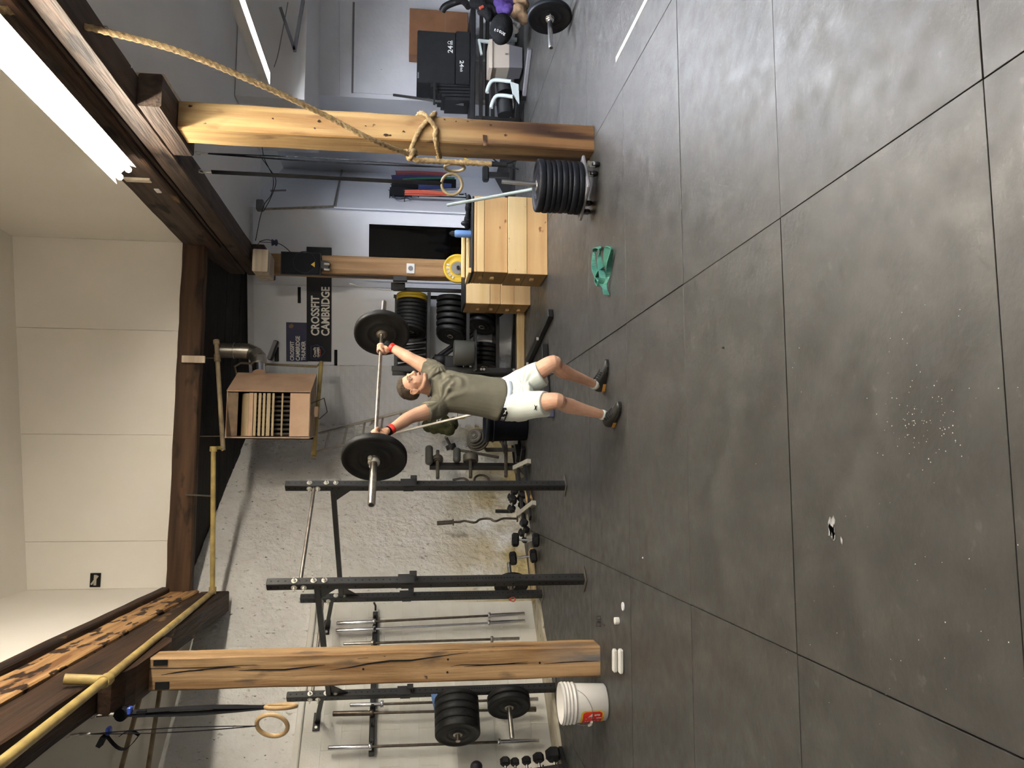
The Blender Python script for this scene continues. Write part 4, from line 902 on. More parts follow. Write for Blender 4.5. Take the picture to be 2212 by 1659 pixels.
for s_, xt, xb, yl, yr in (('CROSSFIT', 626.5, 635.5, 779, 737), ('CAMBRIDGE', 638.5, 648, 779, 726), ('THUNDER', 651, 660, 778.5, 737)): back_text(s_, xt, xb, yl, yr, .032, 'letter', 'lettering', t)
e = MB(); pp = [on_back(x, y, .032) for x, y in ((624, 702), (624, 708), (631, 709), (635, 704), (631, 699))]; e.add(pp, [tuple(range(5))]); part('emblem', e, M['tan_cloth'], t)

# camera / flood lamp on the back wall, by the duct
a, c = on_back(583, 778, .16), on_back(598, 736, .10); t = thing('flood_lamp', 'small dark flood lamp on the back wall above the blue banner', 'lamp', on_back(596, 757))
b = MB(); b.bar(a, c, .10, .07, bev=.01); part('hood', b, M['dark_plastic'], t)
b = MB(); b.bar(a+V((.01, -.06, .01)), c+V((-.01, -.06, .01)), .03, .05); part('lens', b, M['grey_plastic'], t)
b = MB(); b.box(on_back(598, 765, .02), (.22, .05, .06), Matrix.Rotation(ab, 3, 'Z'), bev=.006); part('mount', b, M['dark_plastic'], t)

# ---- hanging unit heater with duct
HF = 10.4; f = {k: aty(*p, HF) for k, p in dict(rt=(487, 844), rb=(668, 848), lt=(489, 950), lb=(672, 945)).items()}
zt, zb_ = (f['rt'].z+f['lt'].z)/2, (f['rb'].z+f['lb'].z)/2; xl, xr = f['lb'].x, f['rb'].x; rb_ = aty(590, 808, 11.0)
t = thing('unit_heater', 'tan metal unit heater hanging under the ceiling beside a steel duct', 'heater', ((xl+xr)/2, HF+.3, zb_))
plan = [(xl, HF), (xr, HF), (rb_.x, 11.0), (xl+.05, 11.0)]
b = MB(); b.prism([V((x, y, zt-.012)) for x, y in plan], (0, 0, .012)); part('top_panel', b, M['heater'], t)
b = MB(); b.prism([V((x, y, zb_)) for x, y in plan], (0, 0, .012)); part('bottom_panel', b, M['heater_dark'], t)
b = MB(); slab(b, (xr, HF-.012), (rb_.x, 11.0), zb_, zt, .014, (1, -.5, 0)); part('side_panel', b, M['heater'], t)
b = MB(); slab(b, (xl, HF-.012), (xl+.05, 11.0), zb_, zt, .014, (-1, 0, 0)); part('side_panel', b, M['heater'], t)
b = MB(); slab(b, (xl, 10.99), (rb_.x, 10.99), zb_, zt, .012, (0, 1, 0)); part('back_panel', b, M['hole'], t)
zx = lambda x: aty(x, 900, HF).z
def frontstrip(x0, x1, m, name, dy=.0, inset=.012):
    b = MB(); b.box(((xl+xr)/2, HF+dy, (zx(x0)+zx(x1))/2), (xr-xl-2*inset, .015, abs(zx(x0)-zx(x1)))); return part(name, b, M[m], t)
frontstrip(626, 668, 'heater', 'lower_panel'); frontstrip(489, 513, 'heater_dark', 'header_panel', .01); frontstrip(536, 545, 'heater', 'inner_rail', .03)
b = MB(); n = 8; R_ = []
for k in range(n+1): a = PI/2*k/n; R_.append(((zx(535)+(zx(514)-zx(535))*math.sin(a)), HF+.05+.22*(1-math.cos(a))))
b.ribbon([V(((xl+xr)/2, y, z)) for z, y in R_], V((xr-xl-.03, 0, 0)), .006); part('deflector', b, M['slat'], t)
for x0, x1 in ((547, 553), (557, 563), (566.5, 572), (575, 583), (586.5, 591.5), (607, 610.5)):
    b = MB(); b.box(((xl+xr)/2, HF+.015, (zx(x0)+zx(x1))/2), (xr-xl-.03, .03, abs(zx(x0)-zx(x1))), bev=.003); part('louver', b, M['slat'], t)
for k in range(9):
    b = MB(); xx = xl+.05+(xr-xl-.1)*k/8; b.cyl((xx, HF+.14, zx(624)), (xx, HF+.14, zx(546)), .018, n=8); part('heat_tube', b, M['iron'], t)
d0, d1 = aty(440, 757, 11.0), aty(522, 758, 11.0); b = MB(); b.cyl(d0, d1, .105, n=24)
t2 = thing('duct_pipe', 'shiny galvanised duct pipe with an elbow beside the heater', 'duct', d1); part('straight_pipe', b, M['galv'], t2)
el = [d1, d1+V((-.005, 0, -.10)), d1+V((-.04, -.02, -.18)), d1+V((-.10, -.05, -.235)), d1+V((-.18, -.08, -.245))]
for k in range(4):
    b = MB(); b.cyl(el[k], el[k+1]+(el[k+1]-el[k])*.12, .107-.003*(k % 2), n=24); part('elbow_segment', b, M['galv'], t2)
b = MB(); b.cyl(el[4], el[4]+V((-.13, -.06, -.02)), .085, n=22); part('flue_collar', b, M['chrome'], t2)
b = MB(); b.torus(d1+UP*.10, UP, .107, .006, 24, 6); part('seam_ring', b, M['galv'], t2)
b = MB(); b.tube([aty(672, 872, 10.45), aty(700, 860, 10.7), aty(707, 890, 10.8), aty(690, 905, 10.7), aty(678, 898, 10.5)], .006, 6); part('cable', b, M['black_steel'], t)
b = MB(); b.box(aty(684, 890, 10.55), (.14, .10, .05), bev=.006); part('control_box', b, M['heater_dark'], t)

# ---- speaker, thermostat and box on the middle post
SY = 10.83; a, c = aty(607, 543, SY), aty(692, 596, SY); cx, cz = (a.x+c.x)/2, (a.z+c.z)/2; sw_, sh_ = abs(a.x-c.x), abs(a.z-c.z)
t = thing('loudspeaker', 'black loudspeaker with a yellow warning triangle mounted high on the middle post', 'speaker', (cx, SY, cz-sh_/2))
b = MB(); b.prism([(cx-sw_/2, SY, cz-sh_/2), (cx+sw_/2, SY, cz-sh_/2), (cx+sw_*.35, SY+.15, cz-sh_/2), (cx-sw_*.35, SY+.15, cz-sh_/2)], UP*sh_); part('cabinet', b, M['dark_plastic'], t)
b = MB(); b.box((cx, SY-.008, cz), (sw_-.03, .016, sh_-.03), bev=.006); part('grille', b, M['grille'], t)
b = MB(); cc = aty(658, 567, SY); b.torus((cc.x, SY-.014, cc.z), (0, 1, 0), sw_*.46, .006, 36, 6); part('cone_ring', b, M['dark_plastic'], t)
b = MB(); tr = [aty(x, y, SY-.02) for x, y in ((671.5, 571.5), (680, 565.5), (680, 577.5))]; b.prism(tr, (0, -.003, 0)); part('warning_triangle', b, M['yellow'], t)
b = MB(); q0, q1 = aty(690, 572, SY+.05), aty(712, 577, SY+.05); b.bar(q0, q1, .12, .10, bev=.01); part('bracket', b, M['black_steel'], t)
for y in (570, 582):
    b = MB(); b.cyl(aty(700, y, SY), aty(712, y+1, SY), .02, n=8); part('clamp', b, M['steel'], t)
PYF = 11.12-.13; q = aty(887, 580.5, PYF); t = thing('thermostat', 'white square thermostat with a round dial on the middle post', 'thermostat', q-UP*.05)
b = MB(); b.box(q+V((0, -.012, 0)), (.145, .02, .115), bev=.005); part('cover', b, M['white_plastic'], t)
b = MB(); b.cyl(q+V((0, -.02, 0)), q+V((0, -.034, 0)), .034, n=18); part('dial', b, M['grey_plastic'], t)
q = aty(864, 618, PYF); t = thing('outlet_box', 'black outlet box on the shaded side of the middle post', 'outlet', q-UP*.1)
b = MB(); b.box((2.90-.13-.035, PYF+.05, q.z), (.07, .09, .20), bev=.006); part('box', b, M['black_steel'], t)
b = MB(); z = q.z; b.tube([(2.745, PYF+.06, z+.1), (2.748, PYF+.06, z+.3), (2.752, PYF+.05, z+.9), (2.755, PYF+.05, z+1.15)], .010, 6); part('cable', b, M['black_steel'], t)
b = MB(); b.tube([aty(755, 612, 10.95), aty(790, 622, 11.1), aty(845, 628, 11.3)], .006, 6); single('power_cord', b, M['tape'], 'pale cord sagging from the middle post to the plate rack', 'cord')

# ---- plate storage rack
YF, YB2 = 11.30, 11.78
t = thing('plate_rack', 'tall black steel rack holding rows of bumper plates against the back wall', 'rack', aty(1110, 710, YF)*1)
zs1, zs2, zs3 = aty(923, 700, YF).z, aty(1008, 690, YF).z, .33
xL, xR = aty(900, 797, YF).x, aty(900, 626, YF).x; zTop = aty(846, 797, YF).z
for (x, y) in ((xL, YF), (xR, YF), (xL, YB2), (xR, YB2)):
    b = MB(); b.box((x, y, zTop/2), (.075 if x == xL else .05, .05, zTop), bev=.004); u = part('upright', b, M['black_steel'], t)
    if y == YF and x == xL:
        for px in (1027, 1039, 1045, 1109):
            b = MB(); z = aty(px, 797, YF).z; b.cyl((x+.01, YF-.03, z), (x+.01, YF-.042, z), .018, n=10); part('bolt', b, M['zinc'], u)
b = MB(); b.box(((xL+xR)/2, YB2, zTop-.05), (xR-xL, .04, .06)); part('top_rail', b, M['black_steel'], t)
for z in (zs1, zs2, zs3):
    for y in (YF, YB2):
        b = MB(); b.box(((xL+xR)/2, y, z-.02), (xR-xL-.07, .035, .05), bev=.003); part('shelf_rail', b, M['black_steel'], t)
for x, y in ((xL, 0), (xR, 0)):
    b = MB(); b.box((x, (YF+YB2)/2, .03), (.07, .75, .05), bev=.004); part('foot', b, M['black_steel'], t)
q = aty(860, 620, YF); b = MB(); b.box((xR+.03, YF-.04, q.z), (.10, .08, .20), bev=.006); part('bracket_box', b, M['black_steel'], t)
YM = (YF+YB2)/2
def rack_row(y0, y1, n, zshelf, R, th, lab, grp, lean, cols):
    for k in range(n):
        y = y0+(y1-y0)*k/max(n-1, 1); x = aty(900, y, YM).x; ln = lean(k/max(n-1, 1)); ax = V((-math.cos(ln), -math.sin(ln*.8)*.9, math.sin(ln)*.45))
        m = cols(k); plate(lab(k), (x, YM, zshelf+R*.985+.006), ax, R=R, th=th, m=m, group=grp)
nm = lambda row: (lambda k: 'plate standing on the '+row+' shelf of the black rack, '+ORD[k]+' from its right end')
rack_row(640, 647, 2, zs1, .225, .046, lambda k: 'yellow bumper plate on the top rack shelf, '+('outermost' if k == 0 else 'next to the black ones'), 'plates on the top rack shelf', lambda u: .04+.04*u, lambda k: 'yellow_dim')
rack_row(656, 716, 8, zs1, .225, .052, nm('top'), 'plates on the top rack shelf', lambda u: .08+.30*u*u, lambda k: 'rubber')
rack_row(736, 788, 5, zs1, .215, .05, lambda k: 'plate leaning left on the top rack shelf, '+ORD[k]+' from the gap', 'plates on the top rack shelf', lambda u: -.28, lambda k: 'rubber')
rack_row(645, 712, 6, zs2, .215, .066, nm('middle'), 'plates on the middle rack shelf', lambda u: .05+.1*u, lambda k: 'rubber')
rack_row(722, 722, 1, zs2, .215, .066, lambda k: 'plate turned to show its face at the left end of the middle rack shelf', 'plates on the middle rack shelf', lambda u: .55, lambda k: 'rubber')
rack_row(668, 700, 3, zs3-.03, .215, .062, nm('lowest'), 'plates on the lowest rack shelf', lambda u: .3+.2*u, lambda k: 'rubber')
rack_row(746, 786, 5, zs3-.06, .20, .058, lambda k: 'thick plate low in the rack under the drum, '+ORD[k]+' from its right', 'plates at the low left of the rack', lambda u: .12, lambda k: 'rubber')
# stray things in and behind the rack
zsh = aty(1026, 760, 11.15).z; b = MB(); a, c = aty(1026, 716, 11.15), aty(1026, 800, 11.15); b.bar(a, c, .30, .03, bev=.004); sh = part('side_shelf', b, M['black_steel'], t)
a = aty(1000, 762, 11.12); b = MB(); b.lathe((a.x, 11.14, zsh+.016), UP, [(.17, 0), (.178, .01), (.185, .27), (.18, .285), (.16, .29)], 28); single('drum', b, M['drum'], 'grey round drum standing on the lower left shelf of the rack', 'drum')
b = MB(); q = aty(978, 783, 11.28); b.box((q.x, 11.45, q.z-.02), (.22, .20, .27), bev=.01); single('storage_box', b, M['vinyl'], 'dark box under the black roller inside the rack', 'box')
q = aty(967, 777, 11.4); b = MB(); b.lathe((q.x, 11.45, q.z+.045), UP, [(.075, 0), (.082, .008), (.082, .14), (.06, .15), (.016, .15), (.016, .18), (.012, .185)], 18); single('foam_roller', b, M['vinyl'], 'short black roller with a steel pin beside the lifter\'s shirt', 'roller')
for k, (dx, lab) in enumerate(((0, 'long black padded bar leaning behind the rack, upper one'), (12, 'long black padded bar leaning behind the rack, lower one'))):
    b = MB(); a, c = aty(918+dx, 790, 11.9), aty(1078+dx, 672, 11.72); b.cyl(a, c, .030, n=10); single('padded_bar', b, M['vinyl'], lab, 'bar')
a, c = fl(1133, 672), fl(1131, 800); c.y = a.y; b = MB(); b.timber(a+UP*.055, c+UP*.055, .09, .11, jit=.004, n=8); single('floor_beam', b, M['curb_wood'], 'pale timber lying on the floor along the foot of the plate rack', 'timber')

# ---- low steel base frame behind the lifter
t = thing('base_frame', 'low black steel base frame on the floor behind the lifter', 'frame', fl(1190, 700))
a, c = fl(1196, 676), fl(1146, 783); b = MB(); b.bar(a+UP*.035, c+UP*.035, .09, .06, bev=.005); part('side_tube', b, M['black_steel'], t)
a, c = fl(1183, 745), fl(1190, 893); b = MB(); b.bar(a+UP*.04, c+UP*.04, .075, .07, bev=.005); part('cross_tube', b, M['black_steel'], t)
q = fl(1196, 893); b = MB(); b.box(q+UP*.04, (.09, .10, .08), bev=.008); part('end_cap', b, M['banner_blue'], t)
for (x, y) in ((1174, 732), (1151, 786)):
    q = fl(x, y); b = MB(); b.cyl(q+UP*.06, q+UP*.085, .02, n=10); part('bolt', b, M['zinc'], t)

# ---- ladder in the corner
A0, A1 = on_left(678, 977, .03), fl(1130, 869); B0, B1 = on_left(690, 936, .02), fl(1130, 823)
t = thing('ladder', 'bare aluminium ladder leaning in the corner behind the lifter', 'ladder', (A1+B1)/2)
for p, q in ((A0, A1), (B0, B1)):
    b = MB(); b.bar(p, q, .075, .030, up=(B1-A1), bev=.004); part('side_rail', b, M['alu'], t)
for k in range(11):
    u = (k+.6)/11; b = MB(); b.cyl(A0.lerp(A1, u), B0.lerp(B1, u), .016, n=8); part('rung', b, M['alu'], t)
b = MB(); p = B0.lerp(B1, .27); b.add([p, p+(A0.lerp(A1, .25)-p)*.3, p+(B1-B0).normalized()*.14], [(0, 1, 2)]); part('brace', b, M['alu'], t)

# ---- painted corner clutter between ladder and rig
def wallp(x, y, off): return on_left(x, y, off)
b = MB(); rr = random.Random(5)
for (x, y) in ((925, 918), (940, 922), (955, 925), (970, 926), (980, 915), (962, 912)): b.ball(wallp(x, y, .5), (.09+.03*rr.random(), .07, .07+.03*rr.random()), 10, 7, Matrix.Rotation(rr.random()*3, 3, 'X'))
t = thing('canvas_bag', 'olive green canvas bag hanging behind the ladder', 'bag', wallp(985, 920, .5)); part('body', baked(b, M['olive'], 'body', .014, 4, OFF[t.name], lambda p, q: p+q*(.022*noise.noise(p*9)+.008*noise.noise(p*25))), None, t)
b = MB(); b.bar(wallp(975, 905, .45), wallp(1003, 902, .45), .03, .14); part('strap', b, M['yellow_dim'], t)
b = MB(); q = wallp(1128, 965, .75); q.z = 0
t = thing('weight_tree', 'dark steel weight tree with side pegs in front of the stained stone wall', 'rack', q)
W = lambda x, y: wallp(x, y, .55)
b = MB(); b.bar(W(928, 1007), W(1118, 1008), .075, .075, up=E1, bev=.004); part('post', b, M['black_steel'], t)
b = MB(); b.bar(V((*W(1126, 935).xy, .045)), V((*W(1126, 992).xy, .045)), .12, .07, bev=.005); part('base_beam', b, M['black_steel'], t)
b = MB(); b.bar(V((*W(1126, 1007).xy, .03)), V((*(W(1126, 1007)-E2*.35).xy, .03)), .07, .05, bev=.005); part('base_foot', b, M['black_steel'], t)
for k, (x, ya, yb) in enumerate(((945, 981, 1040), (1016, 983, 1038), (1092, 962, 1036))):
    b = MB(); b.cyl(W(x, ya)-E2*.06, W(x, yb)-E2*.06, .024, n=12); part('peg', b, M['iron'], t)
b = MB(); b.ball(W(1083, 960)-E2*.06, .035, 12, 8); b.tube([W(1083, 960)-E2*.06, W(1090, 985)-E2*.06], .02, 8); part('lever', b, M['iron'], t)
def wtree(x, y, R, th, lab, ax, m='iron'): plate(lab, W(x, y)-E2*.06, ax, R=R, th=th, m=m, hubm='iron', group='small iron plates on the weight tree', name='iron_plate')
wtree(945, 1000, .075, .07, 'small thick iron plate on the top peg of the weight tree', E1)
wtree(1016, 997, .105, .10, 'thick iron plate pair on the middle peg of the weight tree', (E1-E2*.45))
gx = wallp(1025, 942, .62); gax = (-E2*.85+E1*-.35+UP*.42).normalized()
for k in range(4):
    plate('grey iron plate in the tilted stack beside the weight tree, '+('front one', 'second', 'third', 'rearmost and largest')[k], gx-gax*(k*.048), gax, R=.105+.022*k, th=.044, m='iron', hubm='iron', group='tilted stack of grey iron plates', name='iron_plate')
b = MB(); b.cyl(gx-gax*.5, gx+gax*.03, .024, n=10); b.bar(gx-gax*.5, V((gx.x-gax.x*.5, gx.y-gax.y*.5, .02)), .06, .06); single('plate_stand', b, M['iron'], 'slanted iron peg carrying the grey plate stack', 'stand')
q = wallp(974, 965, .6); ax = (-E2*.5-UP*-.3+E1*.6).normalized(); t = thing('bar_end', 'dark collar disc with a steel tube sticking out above the grey plates', 'bar', q)
b = MB(); b.cyl(q-ax*.03, q+ax*.03, .072, n=18); part('disc', b, M['rubber'], t); b = MB(); b.cyl(q, wallp(963, 944, .8), .022, n=10); part('tube', b, M['iron'], t)
b = MB(); b.cyl(q-ax*.03, V((q.x, q.y, .3))+E2*.2, .02, n=8); part('shaft', b, M['iron'], t)
for (x0, x1, ya, yb, lab) in ((919, 934, 979, 1011, 'grey roller standing out at the top of the weight tree'), (976, 996, 984, 1006, 'short grey cylinder behind the weight tree post')):
    b = MB(); p, q = W((x0+x1)/2, ya)-E2*.10, W((x0+x1)/2, yb)-E2*.10; b.lathe(p, q-p, [(.02, -.02), (.05, 0), (.054, .02), (.054, (q-p).length-.02), (.05, (q-p).length), (.02, (q-p).length+.02)], 14); single('roller_grip', b, M['drum'], lab, 'roller')
for k, (pts, lab) in enumerate((([(1024, 1042), (1026, 1032), (1034, 1027), (1044, 1027), (1052, 1031), (1057, 1040)], 'grey hose loop bulging past the rig upright, lower one'), ([(978, 1037), (992, 1034), (1004, 1034), (1012, 1040)], 'grey hose loop bulging past the rig upright, upper one'))):
    b = MB(); b.tube(smooth([wallp(x, y, .35) for x, y in pts], 5), .016, 8); single('hose', b, M['iron'], lab, 'hose')
# black bin half behind the lifter
q = fl(1137, 917); zt_ = (1137-1046)/F_PX*(q-EYEP).dot(FW); t = thing('bin', 'black round bin behind the lifter\'s hip', 'bin', q)
b = MB(); b.lathe(q, UP, [(.001, 0), (.20, 0), (.215, .02), (.235, zt_-.06), (.25, zt_-.055), (.25, zt_-.01), (.245, zt_), (.225, zt_), (.19, .03), (.001, .03)], 30, caps=False); part('shell', b, M['rubber_blue'], t)
b = MB(); b.lathe(q+UP*(zt_*.78), UP, [(.232, 0), (.246, .005), (.246, .02), (.234, .025)], 30, caps=False); part('rib', b, M['rubber_blue'], t)
for (x, y, w_, h_, lab) in ((1118, 946, .16, .11, 'white box on the floor beside the black bin'), (1107, 953, .07, .10, 'small white box beside the weight tree base')):
    q = wallp(x, y, .7); b = MB(); b.box((q.x, q.y, h_/2+.05 if x > 1110 else h_/2+.1), (w_, .10, h_), Rg, bev=.005); single('white_box', b, M['white_plastic'], lab, 'box')
# ---- low rack with slanted grey end frames
t = thing('low_rack', 'low dumbbell rack with slanted grey end frames against the stone wall', 'rack', fl(1150, 1050))
def gp(x, y, h): return V((*fl(x, y).xy, h))
ends = ((fl(1147, 996), fl(1126, 1012)), (fl(1158, 1086), fl(1140, 1112)))
for k, ((lo, hi)) in enumerate((((1147, 996), (1112, 1011)), ((1158, 1086), (1122, 1111)))):
    p0 = fl(*lo)+UP*.02; dd = (p0-EYEP).dot(FW); p1 = at(hi[0], hi[1], dd+.35)
    b = MB(); b.bar(p0, p1, .06, .07, bev=.004); part('end_leg', b, M['grey_frame'], t)
    b = MB(); b.bar(p1, V((p1.x, p1.y, .03))+E2*.15, .05, .06, bev=.004); part('end_post', b, M['grey_frame'], t)
    if k == 0: pa0, pa1 = p0, p1
for u, z in ((.80, 0), (.35, 0)):
    a = pa0.lerp(pa1, u); c = p0.lerp(p1, u); b = MB(); b.bar(a, c+(c-a)*.25, .10, .03, bev=.004); part('tier_rail', b, M['black_steel'], t)
a, c = p1, at(1146, 1172, (p1-EYEP).dot(FW)-.5); b = MB(); b.prism([at(1122, 1112, 10.1), at(1140, 1110, 10.0), at(1150, 1165, 9.7), at(1140, 1170, 9.75)], E2*.02); part('end_plate', b, M['grey_frame'], t)
for k, (x, y) in enumerate(((1104, 1062), (1110, 1072), (1106, 1088), (1125, 1065), (1128, 1080), (1130, 1140), (1135, 1155))):
    q = at(x, y, 10.2 if y < 1100 else 9.8); dumbbell('small black dumbbell on the low grey rack, '+ORD[k]+' of those seen from its right end', q, E2, .04+.008*(k % 3), .07, .11, 'dumbbells on the low rack')
a, c = fl(1144, 1050), fl(1153, 1082); b = MB(); b.timber(a+UP*.05, c+UP*.05, .09, .07, n=4, jit=.002); single('wood_block', b, M['ply'], 'short pale wood block on the floor under the low rack', 'block')
q0, q1 = wallp(1070, 1104, .35), wallp(1112, 1105, .35); t = thing('handle_bar', 'short black tube with a chrome end standing on the low rack', 'handle', q1)
b = MB(); b.cyl(q0, q0.lerp(q1, .87), .024, n=12); part('tube', b, M['rubber'], t); b = MB(); b.cyl(q0.lerp(q1, .87), q1, .020, n=12); part('end', b, M['chrome'], t)
cv = lambda X, Y: wallp(900+X*.14467, 900+Y*.14467, .22)
t = thing('curl_bar', 'wavy curl bar standing upright against the stone wall', 'bar', cv(1510, 1525))
b = MB(); b.tube(smooth([cv(*p) for p in ((550, 1575), (640, 1572), (720, 1558), (830, 1580), (890, 1574), (935, 1540), (1010, 1524), (1100, 1528), (1140, 1552), (1190, 1560), (1250, 1535), (1320, 1520), (1500, 1525))], 5), .015, 10); part('shaft', b, M['bar_dark'], t)
b = MB(); b.cyl(cv(305, 1592), cv(545, 1575), .028, n=14); part('sleeve', b, M['iron'], t)
b = MB(); b.cyl(cv(538, 1576), cv(552, 1575), .045, n=14); part('collar', b, M['iron'], t)
b = MB(); b.cyl(cv(1495, 1525), cv(1512, 1525), .045, n=14); part('collar', b, M['iron'], t)
for (xt, yt, xb, yb, lab) in ((1115, 1166, 1159, 1167, 'black hex dumbbell standing on end by the low rack'), (1110, 1206, 1154, 1201, 'black hex dumbbell standing on end next to the rig upright')):
    pb_ = fl(xb+9, yb); dd = (pb_-EYEP).dot(FW); lo, hi = at(xb, yb, dd), at(xt, yt, dd); ax = (hi-lo).normalized(); L = .088; dumbbell(lab, (lo+hi)/2+UP*.01, ax, .082, L, (hi-lo).length-L, 'dumbbells standing on end')

# ================================================================ RIGHT-HAND SIDE
# loaded barbell on the floor
BC = V((4.62, 7.42, .2265)); bd = V((-.975, -.20, .0)).normalized()
t = thing('barbell', 'chrome barbell with one black plate in view lying at the upper right of the floor', 'barbell', BC+bd*-.7, None, quat(bd))
barbell_parts(t, 2.2, 1.10, .655, .025, 'chrome', 'chrome')
for sg in (1, -1):
    key = ('plate', .225, .055, 'rubber_blue', 'steel')
    if key not in _cache: _cache[key] = (mesh_of('rubber_disc', plate_mb(.225, .055), M['rubber_blue']), mesh_of('hub', hub_mb(.225, .055), M['steel']))
    p = part('bumper_plate', _cache[key][0], None, t, local=True); p.location = (0, 0, sg*.714)
    h = part('hub', _cache[key][1], None, p, local=True)
b = MB(); b.lathe((0, 0, .743), (0, 0, 1), [(.026, 0), (.042, 0), (.042, .022), (.026, .022)], 16); b.bar((.04, 0, .754), (.085, .01, .754), .012, .012); part('collar_clip', b, M['chrome'], t, local=True)
# long bench-like shelf with boxes on it
SYF = 11.0
t = thing('storage_bench', 'long black storage bench with boxes on it along the right wall', 'bench', aty(1130, 130, SYF))
def R2p(x, y, Y=SYF): return aty(x, y, Y)
a, c = R2p(1018, 10), R2p(1012, 262)
for (dz, th, name, m) in ((0, .06, 'top_rail', 'vinyl'),):
    b = MB(); b.box(((a.x+c.x)/2, SYF+.30, .72), (abs(a.x-c.x), .62, .07), bev=.01); part('top', b, M['vinyl'], t)
for z, y in ((.60, SYF+.02), (.50, SYF+.10), (.42, SYF+.06)):
    b = MB(); b.box(((a.x+c.x)/2, y, z), (abs(a.x-c.x)-.04, .06, .055), bev=.006); part('rail', b, M['black_steel'], t)
for y in (42, 92, 255):
    q = R2p(1060, y); h_ = (.52, .44, .68)[(42, 92, 255).index(y)]; b = MB(); b.box((q.x, SYF+(.02 if y > 200 else .5), h_/2 if y > 200 else .34), (.05, .05, h_ if y > 200 else .68), bev=.004); part('leg', b, M['white_frame'] if y < 200 else M['black_steel'], t)

b = MB(); q0, q1 = R2p(1033, 88, SYF-.03), R2p(1063, 91, SYF-.03); b.bar(q0, q1, .045, .03); part('brace', b, M['white_frame'], t)
b = MB(); q0, q1 = R2p(1034, 86, SYF-.03), R2p(1040, 118, SYF-.03); b.bar(q0, q1, .045, .03); part('brace', b, M['white_frame'], t)
zb2 = .757
def boxat(xT, xB, y0, y1, Y, dep, name, lab, m, z0=None, grp=None, cat='box', bev=.012):
    a, c = aty(xB, y1, Y), aty(xT, y0, Y); z0 = zb2 if z0 is None else z0; zt = (aty(xT, (y0+y1)/2, Y)).z; b = MB(); b.box(((a.x+c.x)/2, Y+dep/2, (z0+zt)/2), (abs(a.x-c.x), dep, zt-z0), bev=bev)
    t = thing(name, lab, cat, ((a.x+c.x)/2, Y+dep/2, z0), grp); part('body', b, M[m], t); return t, (min(a.x, c.x), max(a.x, c.x), z0, zt)
tb, e_ = boxat(985, 1010, 66, 182, 11.05, .40, 'jump_box', 'low black soft box marked 24, lying under the big one', 'vinyl', None, 'black soft jump boxes')
def front_text(s, x0, x1, yl, yr, Y, flip, m, par, bold=.02):
    p = aty(x1, yl, Y); q = aty(x1, yr, Y); r_ = aty(x0, yl, Y); xd, ud = V((1, 0, 0)), UP
    if flip: p = V((q.x, Y, r_.z)); xd, ud = V((-1, 0, 0)), -UP
    return fit_text(s, V((p.x, Y, p.z)), xd, ud, abs(q.x-aty(x1, yl, Y).x), abs(r_.z-aty(x1, yl, Y).z), M[m], 'lettering', par, bold=bold)
front_text('24', 993, 1002, 145, 131, 11.046, True, 'white_ink', tb); front_text('inch', 994, 1000, 155, 146, 11.046, True, 'white_ink', tb)
tb2, e2_ = boxat(901, 984, 64, 182, 11.08, .50, 'jump_box', 'big black soft box marked 24, stacked on the bench', 'vinyl', e_[3]+.002, 'black soft jump boxes')
front_text('24', 967, 978, 115, 99, 11.075, False, 'white_ink', tb2); front_text('inch', 972, 978, 97, 88, 11.075, False, 'white_ink', tb2)
b = MB(); pc = [aty(x, y, 11.075) for x, y in ((967, 92), (969, 89), (972, 89.5), (974, 92), (972, 95), (969, 95))]; b.tube(pc, .004, 4, closed=True); part('logo_ring', b, M['white_ink'], tb2)
b = MB(); b.box((e2_[0]+.10, 11.075, e2_[3]-.02), (.09, .004, .02)); part('tag', b, M['grey_plastic'], tb2)
tb3, e3_ = boxat(884, 1012, 17, 126, 11.60, .24, 'cardboard_box', 'brown cardboard box standing behind the black boxes', 'cardboard', None, None, 'box', .006)
b = MB(); b.box(((e3_[0]+e3_[1])/2, 11.597, aty(962, 50, 11.6).z), (e3_[1]-e3_[0], .004, .012)); part('seam_tape', b, M['tan_cloth'], tb3)
for k in range(5):
    a = aty(930+8*k, 186+7*k, 11.12); c = aty(1004, 190+7*k, 11.12); b = MB(); b.prism([V((a.x-.02, 11.10, a.z)), V((a.x+.04, 11.10, a.z)), V((c.x+.06, 11.10, zb2)), V((c.x-.0, 11.10, zb2))], (0, .45, 0))
    single('foam_mat', b, M['vinyl'], 'dark folded mat leaning at the left end of the bench, '+ORD[k]+' from the black boxes', 'mat', 'mats leaning on the bench')
b = MB(); b.bar(aty(850, 205, 11.6), aty(1003, 226, 11.2), .035, .035); single('steel_bar', b, M['black_steel'], 'long dark bar leaning on the wall left of the bench', 'bar')
b = MB(); b.bar(aty(938, 178, 11.02), aty(938, 226, 11.02), .03, .03); single('crossbar_tube', b, M['black_steel'], 'dark tube sticking out level in front of the leaning mats', 'bar')
